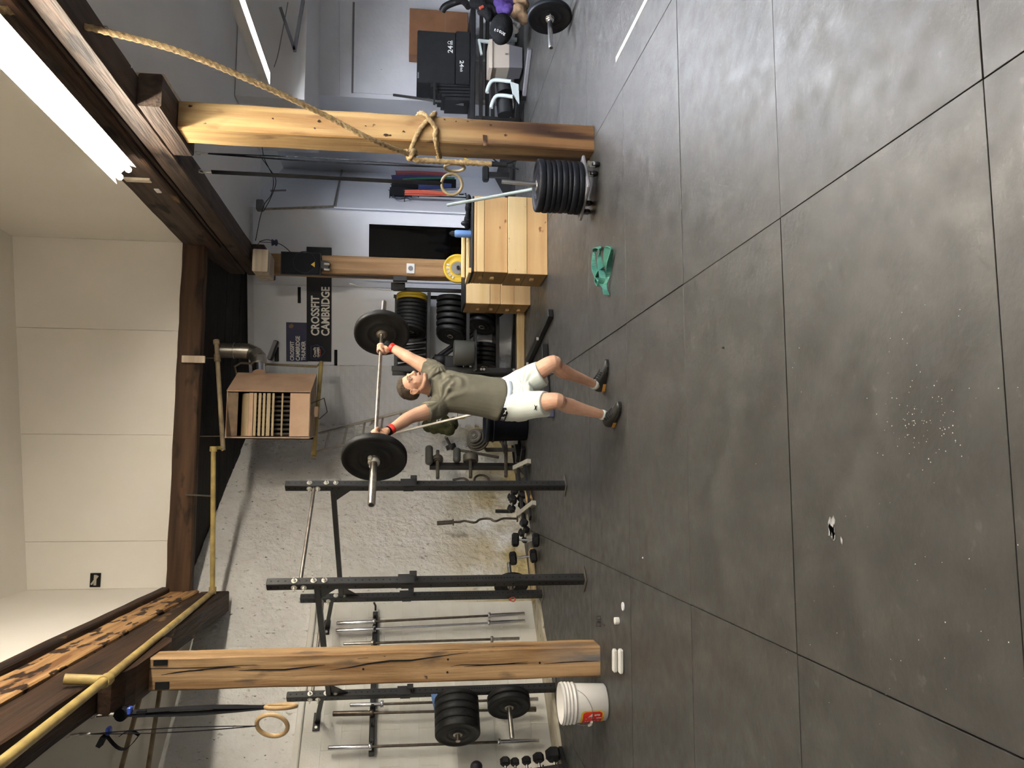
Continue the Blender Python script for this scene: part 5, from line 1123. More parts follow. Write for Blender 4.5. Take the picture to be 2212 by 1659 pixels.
# objects under and before the bench
q = aty(1083, 62, 9.95); b = MB(); rr = random.Random(2); b.ball(q, (.205, .19, .155), 22, 14)
b.v = [p+(p-q)*.10*noise.noise((p-q)*6) for p in b.v]; t = thing('medicine_ball', 'sagging black soft ball with white lettering in front of the bench', 'ball', q-UP*.155); part('shell', b, M['cloth_black'], t)
def ball_letter(s, x, y, w_, h_):
    d = ray(x, y); d = d*(1/d.y); 
    g = text_mb(s, 1, 1, 0, .02); xs = [p.x for p in g.v]; ys = [p.y for p in g.v]
    n = (EYEP-q).normalized(); o = q+(V((aty(x, y, 9.95)))-q); P = o+n*.0
    r_ = V((aty(x, y, 9.95)))-q; k = max(0.0, 1-(r_.x/.205)**2-(r_.z/.155)**2); P = V((q.x+r_.x, q.y-.19*math.sqrt(k)-.016, q.z+r_.z))
    nn = V(((P.x-q.x)/.205**2, (P.y-q.y)/.19**2, (P.z-q.z)/.155**2)).normalized(); xd = V((0, 0, 1)).cross(nn).normalized(); xd = V((0, 0, 1)).cross(nn).normalized()
    if xd.x < 0: xd = -xd
    ca, sa = math.cos(math.radians(28)), math.sin(math.radians(28)); xd2 = DN*ca-RT*sa; xd2 = (xd2-nn*xd2.dot(nn)).normalized(); ud2 = nn.cross(xd2)
    if ud2.dot(RT) < 0: ud2 = -ud2
    g.v = [V(((p.x-min(xs))/(max(xs)-min(xs))*w_, (p.y-min(ys))/(max(ys)-min(ys))*h_, .004)) for p in g.v]; place_mb(g, P+nn*.002, xd2, ud2); return part('lettering', g, M['white_ink'], t)
for s_, x, y in (('R', 1066, 76.5), ('O', 1070.5, 79.5), ('G', 1075, 82.3), ('U', 1079.5, 84.8), ('E', 1084, 87)): ball_letter(s_, x, y, .024, .034)
q0 = fl(1128, 137); zt_ = aty(1053, 130, q0.y).z; cx = q0.x; t = thing('bin', 'cream and grey square bin with a rolled rim in front of the bench', 'bin', q0)
def frust(z0, z1, r0, r1, m, name, d0=.16, d1=.18):
    b = MB(); lo = [V((cx+sx*r0, q0.y+sy*d0, z0)) for sx, sy in ((-1, -1), (1, -1), (1, 1), (-1, 1))]; hi = [V((cx+sx*r1, q0.y+sy*d1, z1)) for sx, sy in ((-1, -1), (1, -1), (1, 1), (-1, 1))]; b.loft([lo, hi], True, False); return part(name, b, M[m], t)
zm = zt_*.42; frust(0.02, zm, .155, .175, 'grey_plastic', 'lower_shell'); frust(zm, zt_-.05, .176, .205, 'cream', 'upper_shell', .18, .20); frust(zt_-.05, zt_, .222, .215, 'cream', 'rim', .22, .215)
b = MB(); b.box((cx+.02, q0.y-.195, zm+.045), (.02, .006, .03)); part('latch', b, M['grey_plastic'], t)
a, c = fl(1149, 106), fl(1137, 206); b = MB(); b.bar(a+UP*.03, c+UP*.03, .07, .055, bev=.006); t = thing('floor_bar', 'flat grey steel bar lying on the floor before the cream bin', 'bar', (a+c)/2); part('tube', b, M['grey_plastic'], t)
b = MB(); b.bar(c+UP*.03, c+(c-a).normalized()*.06+UP*.03, .074, .06); part('end_cap', b, M['black_steel'], t)
# rower / glute-ham machine with white curved arms and black rollers
GY = 10.55; t = thing('roller_machine', 'exercise machine with white curved arms and black padded rollers', 'gym machine', fl(1122, 215))
for (x0, y0) in ((0, 0), (9, 33)):
    pts = [aty(1085+x0, 215+y0-20, GY), aty(1066+x0*.4, 203+y0, GY), aty(1056+x0, 190+y0, GY), aty(1056+x0, 180+y0, GY), aty(1063+x0, 172+y0, GY-.02), aty(1080+x0, 171+y0, GY-.05), aty(1103+x0, 172+y0, GY-.08)]
    pts = [aty(1052+x0, 200+y0, GY), aty(1055+x0, 188+y0, GY), aty(1062+x0, 176+y0, GY-.02), aty(1074+x0, 173+y0, GY-.04), aty(1104+x0*.4, 176+y0, GY-.08)]
    b = MB(); b.tube(smooth(pts, 6), .028, 8); part('curved_arm', b, M['white_frame'], t)
for (y0, y1) in ((178, 200), (210, 248)):
    a, c = aty(1088, y0, GY+.1), aty(1092, y1, GY+.1); b = MB(); b.cyl(a, c, .115, n=20); part('roller_pad', b, M['vinyl'], t)
b = MB(); b.prism([aty(x, y, GY-.1) for x, y in ((1103, 176), (1120, 182), (1122, 222), (1108, 200))], (0, .05, 0)); part('side_bracket', b, M['white_frame'], t)
b = MB(); b.bar(fl(1128, 196)+UP*.04, fl(1122, 262)+UP*.04, .07, .07, bev=.006); part('base_rail', b, M['vinyl'], t)
b = MB(); b.bar(aty(1112, 200, GY), fl(1126, 200)+UP*.05, .05, .05); part('base_post', b, M['white_frame'], t)
# clothes and bags at the very edge
def lumps(name, lab, cat, m, pts, rad, Y, seed=1):
    b = MB(); rr = random.Random(seed)
    for (x, y) in pts: b.ball(aty(x, y, Y+rr.uniform(-.05, .05)), (rad*rr.uniform(.85, 1.25), rad*rr.uniform(.8, 1.1), rad*rr.uniform(.8, 1.15)), 12, 8, Matrix.Rotation(rr.uniform(0, 3), 3, 'Y'))
    o_ = single(name, b, M[m], lab, cat); o_.data = baked(b, M[m], name, .012, 5, OFF[o_.name], lambda p, q: p+q*(.020*noise.noise(p*10)+.007*noise.noise(p*28))); return o_
lumps('hoodie', 'purple garment hanging over the bench at the upper right edge', 'clothing', 'purple', ((1078, 4), (1090, 2), (1100, 6), (1110, 8), (1085, 16), (1098, 20), (1108, 22)), .085, 10.0, 4)
lumps('sack', 'tan sack on the floor by the right edge of the picture', 'bag', 'tan_cloth', ((1118, 4), (1130, 8), (1122, 20), (1128, 30), (1132, 38), (1112, 25)), .085, 9.95, 6)
lumps('jacket', 'black jacket heaped on the bench at the upper right edge', 'clothing', 'cloth_black', ((1028, 4), (1040, 10), (1050, 6), (1058, 18), (1045, 24), (1062, 8), (1066, 26), (1055, 32)), .085, 10.2, 8)
lumps('white_cloth', 'crumpled white cloth on the floor behind the soft ball', 'cloth', 'white_plastic', ((1112, 46), (1116, 54), (1108, 60), (1114, 66)), .05, 10.15, 9)
b = MB(); b.cyl(aty(1036, 18, 9.95), aty(1044, 14, 9.95), .022, n=8); single('orange_toggle', b, M['orange'], 'tiny orange toggle on the black jacket', 'toggle')
b = MB(); b.tube(smooth([aty(955, 24, 10.9), aty(962, 14, 10.85), (aty(985, 4, 10.8)), aty(1000, 2, 10.7), aty(1012, 14, 10.6)], 6), .05, 10); single('machine_arm', b, M['vinyl'], 'dark padded machine arm at the upper right edge above the bench', 'gym machine')
# resistance bands on hooks on the side wall of the recess
def band(lab, x0, y0, x1, y1, wpx, m, off, grp='bands on the side wall'):
    a, c = on_recess(x0, y0, off), on_recess(x1, y1, off); wv = V((RT.x, RT.y, 0))*(wpx/F_PX*(a-EYEP).dot(FW))
    t = thing('resistance_band', lab, 'band', c, grp); mid = (a+c)/2; b = MB()
    b.ribbon([a+AN*.02, a.lerp(c, .3)+AN*.03, a.lerp(c, .7)+AN*.025, c+AN*.01], wv, .008); b.ribbon([a-AN*.01, a.lerp(c, .3)-AN*.012, a.lerp(c, .7)-AN*.01, c+AN*.005], wv*.8, .006); part('loop', b, M[m], t)
    b = MB(); b.tube([a-AN*off, a+AN*.03, a+AN*.045+UP*.02], .008, 6); part('wall_hook', b, M['black_steel'], t)
band('dark red resistance band hanging nearest the roped post', 856, 374, 975, 378, 6, 'band_red', .10)
band('navy resistance band hanging beside the dark red one', 847, 385, 960, 386, 9, 'band_navy', .10)
band('green resistance band among the bands on the side wall', 870, 392, 982, 388, 8, 'band_green', .13)
band('wide black resistance band in the middle of the bunch', 846, 403, 985, 398, 20, 'strap', .11)
band('blue resistance band in front of the black one', 904, 404, 975, 402, 8, 'band_blue', .17)
band('black resistance band under the orange one', 842, 416, 890, 418, 18, 'strap', .09)
band('orange red resistance band at the left of the bunch', 874, 417, 966, 420, 8, 'orange', .14)
band('faded pink band half hidden behind the hanging rope', 857, 336, 1000, 342, 5, 'band_red', .08)
b = MB(); b.tube(smooth([on_recess(x, y, .05) for x, y in ((845, 412), (850, 424), (862, 430), (878, 428), (888, 432))], 5), .010, 6); single('jump_rope', b, M['banner_blue'], 'grey blue jump rope drooping below the orange band', 'rope')
b = MB(); b.tube([on_recess(x, y, .06) for x, y in ((992, 420), (1000, 420), (1006, 418), (1008, 427), (990, 426), (885, 422))], .012, 6); single('band_hanger', b, M['black_steel'], 'thin dark wire rack beside the orange band', 'hanger')
# adjustable seat and coiled cable behind the rope end
Q = fl(1106, 362); QY = 11.9; t = thing('gym_stool', 'black T-shaped machine seat standing behind the rope end', 'seat', aty(1110, 378, QY))
a, c = aty(1049, 360, QY), aty(1049, 392, QY); b = MB(); b.bar(a, c, .12, .10, bev=.02); part('pad', b, M['vinyl'], t)
a, c = aty(1052, 378, QY), aty(1100, 379, QY); b = MB(); b.bar(a, c, .08, .08, bev=.006); part('post', b, M['black_steel'], t)
a, c = aty(1104, 352, QY), aty(1104, 392, QY); b = MB(); b.bar(a, c, .09, .07, bev=.01); part('base', b, M['black_steel'], t)
b = MB(); b.tube(smooth([aty(x, y, 11.3) for x, y in ((1062, 340), (1078, 352), (1100, 352), (1120, 345), (1132, 352), (1128, 366), (1105, 362), (1080, 360))], 6), .012, 6); single('cable', b, M['strap'], 'black cable looping below the taped rope end', 'cable')
b = MB(); b.bar(aty(1002, 345, 11.8), aty(1018, 352, 11.8), .03, .06); single('yellow_clip', b, M['yellow'], 'small yellow clip hanging beside the rope tail', 'clip')
# wires, box and brackets high on the right
for k, (pts, lab) in enumerate((([(566, 318), (572, 345), (590, 385), (586, 420), (572, 440), (562, 470), (556, 500), (552, 520)], 'thin black wire drooping across the wall above the bands'), ([(560, 335), (580, 362), (596, 390), (586, 425), (570, 455)], 'thin black wire crossing the other one on the wall'), ([(560, 522), (580, 518), (610, 530), (628, 545)], 'thin wire running to the loudspeaker'))):
    b = MB(); b.tube(smooth([aty(x, y, 11.2) for x, y in pts], 6), .006, 5); single('wire', b, M['black_steel'], lab, 'wire')
q = aty(562, 444, 11.35); b = MB(); b.box(q, (.15, .12, .10), bev=.01); single('junction_box', b, M['grey_plastic'], 'small grey box high on the wall where the wires meet', 'box')
b = MB(); b.bar(aty(584, 412, 11.3), aty(618, 411, 11.3), .02, .02); single('wall_bracket', b, M['grey_plastic'], 'short grey bracket on the wall above the bands', 'bracket')
q = aty(592, 524, 11.3); b = MB(); b.cyl(q-UP*.03, q+UP*.03, .02, .05, 10); b.ball(q-UP*.03, (.05, .04, .025), 10, 6); b.tube([q+UP*.03, q+UP*.2, V((q.x-.1, q.y-.1, 3.75))], .005, 5); single('blue_reflector', b, M['banner_blue'], 'small blue lamp shade hanging above the loudspeaker', 'lamp')
b = MB(); b.bar(aty(606, 18, 10.2), aty(637, 110, 10.2), .06, .04); b.bar(aty(636, 110, 10.2), aty(655, 0, 10.2), .06, .04); single('steel_bracket', b, M['grey_plastic'], 'V-shaped steel bracket under the ceiling at the upper right', 'bracket')
b = MB(); b.tube(smooth([aty(x, y, 10.1) for x, y in ((622, 5), (610, 70), (600, 120), (592, 145))], 6), .006, 5); single('wire', b, M['grey_plastic'], 'thin grey wire beside the V-shaped bracket', 'wire')
b = MB(); q = aty(206, 1253, 9.965); b.box(q, (.16, .012, .115)); t = thing('electrical_box', 'square opening with a bare metal box in the beige boarding', 'electrical box', q); part('recess', b, M['hole'], t)
b = MB(); b.box(q+V((0, -.004, 0)), (.12, .014, .03)); b.bar(q+V((-.05, -.008, .04)), q+V((.05, -.008, -.03)), .012, .02); part('metal_tab', b, M['galv'], t)
# ================================================================ THE LIFTER AND HIS BARBELL
from mathutils.bvhtree import BVHTree
M['skin'] = mat('skin', (.57, .325, .22), .5, var=(.63, .375, .26), vs=9, bump=.05, bs=120, spec=.4)
M['stubble'] = mat('stubble', (.51, .295, .20), .55, var=(.56, .33, .225), vs=30)
M['lip'] = mat('lip', (.50, .245, .19), .5)
M['hair'] = mat('hair', (.060, .042, .026), .7, var=(.095, .066, .040), vs=60, bump=.6, bs=220)
M['shirt'] = mat('shirt', srgb(104, 101, 87), .85, var=srgb(94, 91, 78), vs=6, bump=.06, bs=250)
M['shorts'] = mat('shorts', srgb(212, 220, 214), .8, bump=.05, bs=200)
M['waistband'] = mat('waistband', srgb(196, 210, 226), .8)
M['gum'] = mat('gum', srgb(186, 134, 58), .6)
M['toe_tan'] = mat('toe_tan', srgb(186, 150, 104), .6)
M['shoe'] = mat('shoe', (.013, .013, .012), .5, var=(.024, .025, .022), vs=14)
M['eye'] = mat('eye', (.38, .34, .31), .25)
BAR = (V((.110, 5.540, 1.811)), V((1.140, 6.436, 1.808))); bu = (BAR[1]-BAR[0]).normalized(); bm = (BAR[0]+BAR[1])/2
t = thing('barbell', 'loaded barbell held overhead at arm\'s length by the lifter', 'barbell', bm, None, quat(bu))
barbell_parts(t, 2.2, 1.10, .655, .025, 'steel', 'steel')
bmesh_ = mesh_of('rubber_disc', plate_mb(.225, .055), M['rubber'])
for sg in (1, -1):
    p = part('bumper_plate', bmesh_, None, t, local=True); p.location = (0, 0, sg*.6825)
    part('hub', mesh_of('hub', hub_mb(.225, .055), M['bar_dark']), None, p, local=True)
    b = MB(); b.lathe((0, 0, sg*.712), (0, 0, sg), [(.026, 0), (.040, 0), (.042, .006), (.042, .022), (.026, .026)], 18)
    for a in (.4, 2.6): b.lathe((.034*math.cos(a), .034*math.sin(a), sg*.724), (math.cos(a), math.sin(a), 0), [(.014, 0), (.018, .004), (.018, .02), (.012, .026)], 10)
    part('spring_collar', b, M['zinc'], t, local=True)

bx = V((.82, .57, 0)).normalized(); bf = V((bx.y, -bx.x, 0))
hip = at(1108, 860, 6.15); hipR, hipL = hip-bx*.09+UP*.015, hip+bx*.09+UP*.015
knR, knL = at(1201, 866, 5.84), at(1194, 785, 6.09)
anR, anL = at(1295, 894, 6.05), at(1279, 828, 6.37)
clR, clL = at(1236, 885, 5.95), at(1230, 806, 6.25)
shR, shL = at(944, 882, 6.02), at(941, 804, 6.20)
elR, elL = at(887, 901, 5.88), at(891, 777, 6.24)
wrR, wrL = at(842, 929, 5.74), at(845, 750, 6.31)
grR, grL = bm-bu*.47, bm+bu*.485
person = thing('person', 'man in olive t-shirt and white shorts holding a loaded barbell overhead, knees bent', 'person', V((.60, 6.02, 0)))
PO = V((.60, 6.02, 0))
HC = at(893, 831, 6.06)
hf = V((.80, -.594, 0)).normalized(); hf = (hf*math.cos(.24)+UP*math.sin(.24)).normalized(); hl = UP.cross(hf).normalized(); hu = hf.cross(hl)
HM = Matrix((hl, hf, hu)).transposed()
H = lambda s, f_, u: HC+hl*s+hf*f_+hu*u
body = MB()
def limb(pts, rad, n=16, flat=None):
    P = smooth(pts, 6); k = len(pts)-1; R_ = []
    for i in range(len(P)):
        u = i/6; j = min(int(u), k-1); w_ = u-j; w_ = w_*w_*(3-2*w_) if False else w_; R_.append(rad[j]*(1-w_)+rad[j+1]*w_)
    body.tube(P, R_, n)
# legs
for (h_, k_, c_, a_) in ((hipR, knR, clR, anR), (hipL, knL, clL, anL)):
    back = (h_-k_); back = (back-(a_-k_)*back.dot(a_-k_)/(a_-k_).length_squared).normalized()
    dn = (a_-k_).normalized()
    limb([h_, h_.lerp(k_, .5)+back*.005, k_-dn*.01, k_+dn*.055+back*.012, k_+dn*.15+back*.022, k_+dn*.27+back*.012, a_, a_+dn*.06], [.088, .080, .060, .054, .060, .046, .036, .036])
    body.ball(k_+(-back)*.012+dn*.0, .048, 14, 10)
# torso (under the shirt), neck
body.loft([[c+bx*a*math.cos(q)+bf*b_*math.sin(q) for q in [2*PI*i/20 for i in range(20)]] for c, a, b_ in ((hip-UP*.06, .14, .11), (at(1092, 861, 6.14), .155, .115), (at(1030, 853, 6.13), .15, .11), (at(975, 844, 6.12), .165, .115), (at(950, 842, 6.12), .14, .085), (at(934, 839, 6.12), .07, .06))])
limb([at(948, 841, 6.13), at(925, 837, 6.12), H(0, -.018, -.05)], [.070, .060, .058])
# arms
for (s_, e_, w_, g_, sg) in ((shR, elR, wrR, grR, -1), (shL, elL, wrL, grL, 1)):
    limb([s_-bx*sg*.05-UP*.03, s_-UP*.004, s_.lerp(e_, .45), e_, e_.lerp(w_, .35), w_, w_.lerp(g_, .3)], [.050, .062, .062, .049, .048, .031, .030])
    body.ball(s_.lerp(e_, .12), .062, 14, 10)
    # hand: palm behind and under the bar, fingers over the top and down the front, thumb round the front
    side = bu*(-sg)                                    # towards the body's middle (thumb side)
    up_ = (g_-w_).normalized(); rad_ = bf
    pc = g_-UP*.034-rad_*.012
    body.ball(pc, (.044, .019, .046), 16, 10, Matrix((bu, rad_, UP)).transposed())
    body.ball(w_.lerp(g_, .45), (.034, .024, .04), 14, 8, Matrix((bu, rad_, UP)).transposed())
    for i, off in enumerate((-.033, -.011, .011, .032)):
        ln = (.9, 1.0, 1.05, .95)[i] if sg < 0 else (.95, 1.05, 1.0, .9)[i]; o = g_+bu*off; R_ = .0250; pts = []
        for a in (215, 165, 120, 78, 36, -4, -40*ln):
            pts.append(o-rad_*0+rad_*R_*math.cos(math.radians(a))+UP*R_*math.sin(math.radians(a)))
        pts[0] = o-rad_*.020-UP*.030
        body.tube(smooth(pts, 4), [.0100]*13+[.0092]*8+[.0084]*4, 10)
        body.ball(pts[-1], .0084, 8, 6)
    tp = [pc+side*.036-UP*.010, pc+side*.050+UP*.004+rad_*.006, g_+side*.052+rad_*.018-UP*.018, g_+side*.040+rad_*.027-UP*.006, g_+side*.020+rad_*.029+UP*.002]
    body.tube(smooth(tp, 4), [.0125]*9+[.0110]*4+[.0095]*4, 10); body.ball(tp[-1], .0095, 8, 6)
# head
body.ball(H(0, -.014, .026), (.0755, .096, .088), 24, 16, HM)
body.ball(H(0, .020, -.040), (.060, .070, .080), 20, 14, HM)
body.ball(H(0, .052, -.101), (.028, .030, .022), 14, 10, HM)
for s_ in (-1, 1):
    body.tube([H(s_*.060, -.030, -.040), H(s_*.055, .000, -.075), H(s_*.038, .038, -.098), H(0, .062, -.106)], [.014, .017, .017, .016], 10)
    body.ball(H(s_*.044, .044, -.026), (.018, .016, .022), 12, 8, HM)
    body.ball(H(s_*.079, -.012, -.010), (.008, .017, .028), 12, 10, HM)
    body.tube([H(s_*.079, .006, .012), H(s_*.085, -.004, .024), H(s_*.089, -.020, .024), H(s_*.090, -.031, .008), H(s_*.087, -.028, -.014), H(s_*.082, -.014, -.034), H(s_*.079, -.006, -.040)], [.005, .006, .0065, .0065, .006, .008, .006], 8)
    body.ball(H(s_*.014, .092, -.036), (.009, .012, .009), 10, 8, HM)
    body.tube([H(s_*.012, .084, .022), H(s_*.034, .080, .026), H(s_*.054, .062, .018)], [.010, .010, .008], 8)
body.tube([H(0, .082, .020), H(0, .094, -.006), H(0, .108, -.030), H(0, .104, -.038)], [.010, .0095, .0125, .010], 10)
body.tube([H(-.024, .076, -.064), H(-.010, .089, -.060), H(0, .089, -.062), H(.010, .089, -.060), H(.024, .076, -.064)], [.004, .0065, .006, .0065, .004], 8)
body.tube([H(-.022, .074, -.078), H(0, .086, -.081), H(.022, .074, -.078)], [.004, .0075, .004], 8)
bm_ = baked(body, [M['skin'], M['stubble'], M['lip']], 'body', .0046, 2, PO)
for pl in bm_.polygons:
    q = pl.center+PO-HC; s_, f_, u = q.dot(hl), q.dot(hf), q.dot(hu)
    if abs(s_) < .085 and -.06 < f_ < .15 and -.14 < u < .12:
        jaw = -.052+.55*max(0, .035-f_)*-.4
        if (f_ > -.015 and u < -.055 and u > -.128) or (f_ < .0 and -.02 < f_ and u < -.02 and abs(s_) > .05): pl.material_index = 1
        if (s_/.022)**2+((u+.071)/.016)**2 < 1 and f_ > .076: pl.material_index = 2
bo = part('body', bm_, None, person)
def skin_hit(me, x, y):
    bv = BVHTree.FromPolygons([v.co+PO for v in me.vertices], [list(p.vertices) for p in me.polygons]); h = bv.ray_cast(EYEP, ray(x, y).normalized()); return h[0], h[1]
b = MB(); b.ball(H(0, .0825, -.0705), (.017, .008, .0075), 12, 8, HM); part('mouth', b, M['hole'], bo)
for s_ in (-1, 1):
    b = MB(); b.ball(H(s_*.031, .0710, .004), .0112, 14, 10); ey = part('eye', b, M['eye'], bo)
    b = MB(); b.ball(H(s_*.031+.001, .0790, .0045), (.0062, .0040, .0062), 10, 6, HM); b2 = part('iris', b, M['hole'], bo)
    b = MB(); b.tube([H(s_*.014, .0915, .024), H(s_*.034, .0880, .029), H(s_*.055, .0695, .023)], [.0025, .0035, .0015], 6); part('eyebrow', b, M['hair'], bo)
    b = MB(); b.tube([H(s_*.017, .0800, .0085), H(s_*.031, .0825, .0115), H(s_*.045, .0755, .0075)], [.0025, .0042, .0025], 8); part('eyelid', b, M['stubble'], bo)
    b = MB(); b.tube([H(s_*.018, .0785, -.0015), H(s_*.031, .0810, -.0045), H(s_*.044, .0745, -.001)], [.002, .0034, .002], 8); part('eyelid', b, M['stubble'], bo)
# hair: cropped cap, thinner at the edges
hb = MB(); n, m_ = 140, 90; vs = {}; V_ = []; F_ = []
def hairline(s_, f_, u):      # >0 inside the hair; unit-sphere coordinates
    ks = ((-1, -.65), (-.4, -.60), (-.25, -.10), (0, -.05), (.06, -.25), (.20, -.25), (.28, .15), (.46, .40), (.7, .50), (1.01, .50))
    for (f0, u0), (f1, u1) in zip(ks, ks[1:]):
        if f0 <= f_ <= f1: return u-(u0+(u1-u0)*(f_-f0)/(f1-f0))
    return u
rings_ = []
for k in range(m_+1):
    ph = -PI/2+PI*k/m_; row = []
    for i in range(n):
        a = 2*PI*i/n; row.append((math.cos(ph)*math.cos(a), math.cos(ph)*math.sin(a), math.sin(ph)))
    rings_.append(row)
idx = {}
for k in range(m_+1):
    for i in range(n):
        s_, f_, u = rings_[k][i]; e = hairline(s_, f_, u); th = .0005+.013*min(1, max(0, e)/.35)+(.004 if u > .6 else 0)
        th += .002*noise.noise(V((s_*14, f_*14, u*14)))
        idx[(k, i)] = len(V_); V_.append(H(s_*(.0755+th), -.014+f_*(.096+th), .026+u*(.088+th)))
for k in range(m_):
    for i in range(n):
        j = (i+1) % n; q = [(k, i), (k, j), (k+1, j), (k+1, i)]
        if all(hairline(*rings_[a][c]) > -.01 for a, c in q): F_.append([idx[z] for z in q])
hb.add(V_, F_, True)
used = sorted({i for fc in hb.f for i in fc}); mp = {o: n_ for n_, o in enumerate(used)}; hb.v = [hb.v[i] for i in used]; hb.f = [[mp[i] for i in fc] for fc in hb.f]
part('hair', hb, M['hair'], person)
# t-shirt
sh = MB(); ell = lambda c, a, b_, tz=0, n=28: [c+bx*a*math.cos(q)+bf*b_*math.sin(q)+UP*(tz*math.sin(q)+(.034*math.cos(q)**2*(1 if math.cos(q) < 0 else .6) if tz < -.02 else 0)) for q in [2*PI*i/n for i in range(n)]]
sh.loft([ell(at(1086, 862, 6.14), .180, .138, -.022), ell(at(1080, 862, 6.14), .184, .142, -.022), ell(at(1050, 857, 6.14), .180, .136, -.010), ell(at(1000, 848, 6.13), .182, .134), ell(at(968, 844, 6.12), .186, .130), ell(at(949, 842, 6.12), .175, .108), ell(at(938, 840, 6.12), .125, .085), ell(at(931, 838, 6.12), .082, .070), ell(at(927, 837, 6.12), .070, .064)])
for (s_, e_, sg) in ((shR, elR, -1), (shL, elL, 1)):
    d = (e_-s_).normalized(); sh.tube([s_-bx*sg*.07-UP*.03, s_-bx*sg*.02-UP*.01, s_+d*.03, s_+d*.075, s_+d*.10], [.088, .092, .084, .077, .076], 18)
fold0 = (shR-UP*.02, shL-UP*.02, at(972, 822, 6.0))
def shirt_warp(p, nrm):
    h = 0
    for k, c in enumerate(fold0[:2]):
        r_ = (p-c); L = r_.length
        if L < .42:
            a = math.atan2(r_.dot(bx), -r_.z); h += math.sin(a*11+2.5*noise.noise(p*7))*max(0, 1-L/.42)*min(1, max(0, L-.07)/.10)*.0105
    c = fold0[2]; r_ = V(((p-c).dot(bx), 0, p.z-c.z)); L = (r_.x**2+(r_.z*.8)**2)**.5
    if nrm.dot(bf) > .2 and L < .16: h += math.sin(L*120+1.8*noise.noise(p*9))*.0062*(1-L/.16)*min(1, max(0, L-.01)/.03)
    h += noise.noise(V((p.x*6, p.y*6, p.z*2.2)))*.006+noise.noise(p*16)*.0015
    return p+nrm*h
sm = baked(sh, M['shirt'], 't_shirt', .006, 3, PO, shirt_warp); so = part('t_shirt', sm, None, person)
b = MB(); b.tube(smooth([p for p in ell(at(928.5, 837.5, 6.12), .070, .064, -.012, 14)], 3), .007, 8, closed=True); part('collar', b, M['shirt'], so)
# shorts
st = MB()
st.loft([ell(at(1088, 862, 6.14), .172, .132, -.022), ell(at(1100, 862, 6.14), .184, .145, -.022), ell(at(1118, 862, 6.14), .192, .155), ell(at(1138, 860, 6.13), .186, .150), ell(at(1148, 858, 6.13), .12, .10)])
lgR, lgL = at(1181, 872, 5.89), at(1171, 806, 6.13)
st.tube(smooth([hipR-UP*.0+bx*.01, hipR.lerp(lgR, .5), lgR], 6), [.125, .120, .116, .114, .112, .110, .108, .106, .104, .102, .100, .098, .096], 22)
st.tube(smooth([hipL-UP*.0-bx*.01, hipL.lerp(lgL, .5), lgL], 6), [.125, .121, .118, .116, .114, .112, .110, .109, .108, .107, .106, .105, .104], 22)
def shorts_warp(p, nrm):
    c = hip-UP*.05; r_ = p-c; a = math.atan2(r_.dot(bx), -r_.z); L = r_.length
    h = math.sin(a*11+3*noise.noise(p*6))*.0055*min(1, max(0, (L-.09)/.12))*max(0, 1-L/.45)+noise.noise(p*7)*.006+noise.noise(p*18)*.0016
    return p+nrm*h
stm = baked(st, M['shorts'], 'shorts', .006, 3, PO, shorts_warp); sto = part('shorts', stm, None, person)
b = MB(); cw = at(1094, 862, 6.14)
R0 = [ell(at(1089, 862, 6.14)+UP*dz, .176+o_, .136+o_, -.022, 40) for dz, o_ in ((.010, .0), (.008, .007), (-.030, .011), (-.032, .002))]
b.loft(R0, False); part('waistband', b, M['waistband'], sto)
def band_pt(q, dz, off): a_, b_ = .176+.009+off, .136+.009+off; c = at(1089, 862, 6.14)+UP*dz; return c+bx*a_*math.cos(q)+bf*b_*math.sin(q)+UP*(-.022*math.sin(q)+.034*math.cos(q)**2*(1 if math.cos(q) < 0 else .6))
b = MB(); qs = [math.radians(146+54*i/10) for i in range(11)]; vs_ = [band_pt(q, dz, .004) for q in qs for dz in (.016, -.036)]; b.add(vs_, [(2*i, 2*i+1, 2*i+3, 2*i+2) for i in range(10)], True); lb = part('waist_label', b, M['hole'], sto)
def band_text(s, q0, q1, z0, z1):
    g = text_mb(s, 1, 1, 0, .03); xs = [p.x for p in g.v]; ys = [p.y for p in g.v]; vs_ = []
    for p in g.v:
        u = (p.x-min(xs))/(max(xs)-min(xs)); w_ = (p.y-min(ys))/(max(ys)-min(ys)); vs_.append(band_pt(math.radians(q0+(q1-q0)*u), z0+(z1-z0)*w_, .0065))
    g.v = vs_; part('lettering', g, M['white_ink'], lb)
band_text('UR', 190, 172, -.026, .002)
for sgn in (1, -1):                                   # crossed-arc mark on the label and on the right leg
    b = MB(); cz = -.012+.008*sgn; b.tube([band_pt(math.radians(158+7*x), cz-sgn*.010*(1-abs(x)), .007) for x in (-1, -.6, -.2, .2, .6, 1)], [.001, .003, .0035, .0035, .003, .001], 6); part('logo_arc', b, M['white_ink'], lb)
hp_, hn = skin_hit(stm, 1157.5, 880.5)
if hp_ is not None:
    tx = hn.cross(UP).normalized(); tx = tx if tx.dot(RT) > 0 else -tx; ty = hn.cross(tx); ty = ty if ty.z > 0 else -ty
    for sgn in (1, -1):
        b = MB(); b.tube([hp_+hn*.004+tx*(.020*x)+ty*(sgn*.013-sgn*.012*(1-x*x)) for x in (-1, -.6, -.2, .2, .6, 1)], [.001, .003, .0035, .0035, .003, .001], 6); part('logo_arc', b, M['hole'], sto)
# wrist wraps
for (w_, g_, e_) in ((wrR, grR, elR), (wrL, grL, elL)):
    d = (w_-e_).normalized(); b = MB(); b.lathe(w_+d*.004, d, [(.033, -.001), (.0365, 0), (.0365, .036), (.034, .05), (.030, .051)], 18); wo = part('wrist_wrap', b, M['strap'], person)
    b = MB(); b.lathe(w_-d*.030, d, [(.034, 0), (.0375, .002), (.0375, .034), (.035, .036)], 18); part('red_band', b, M['red'], wo)
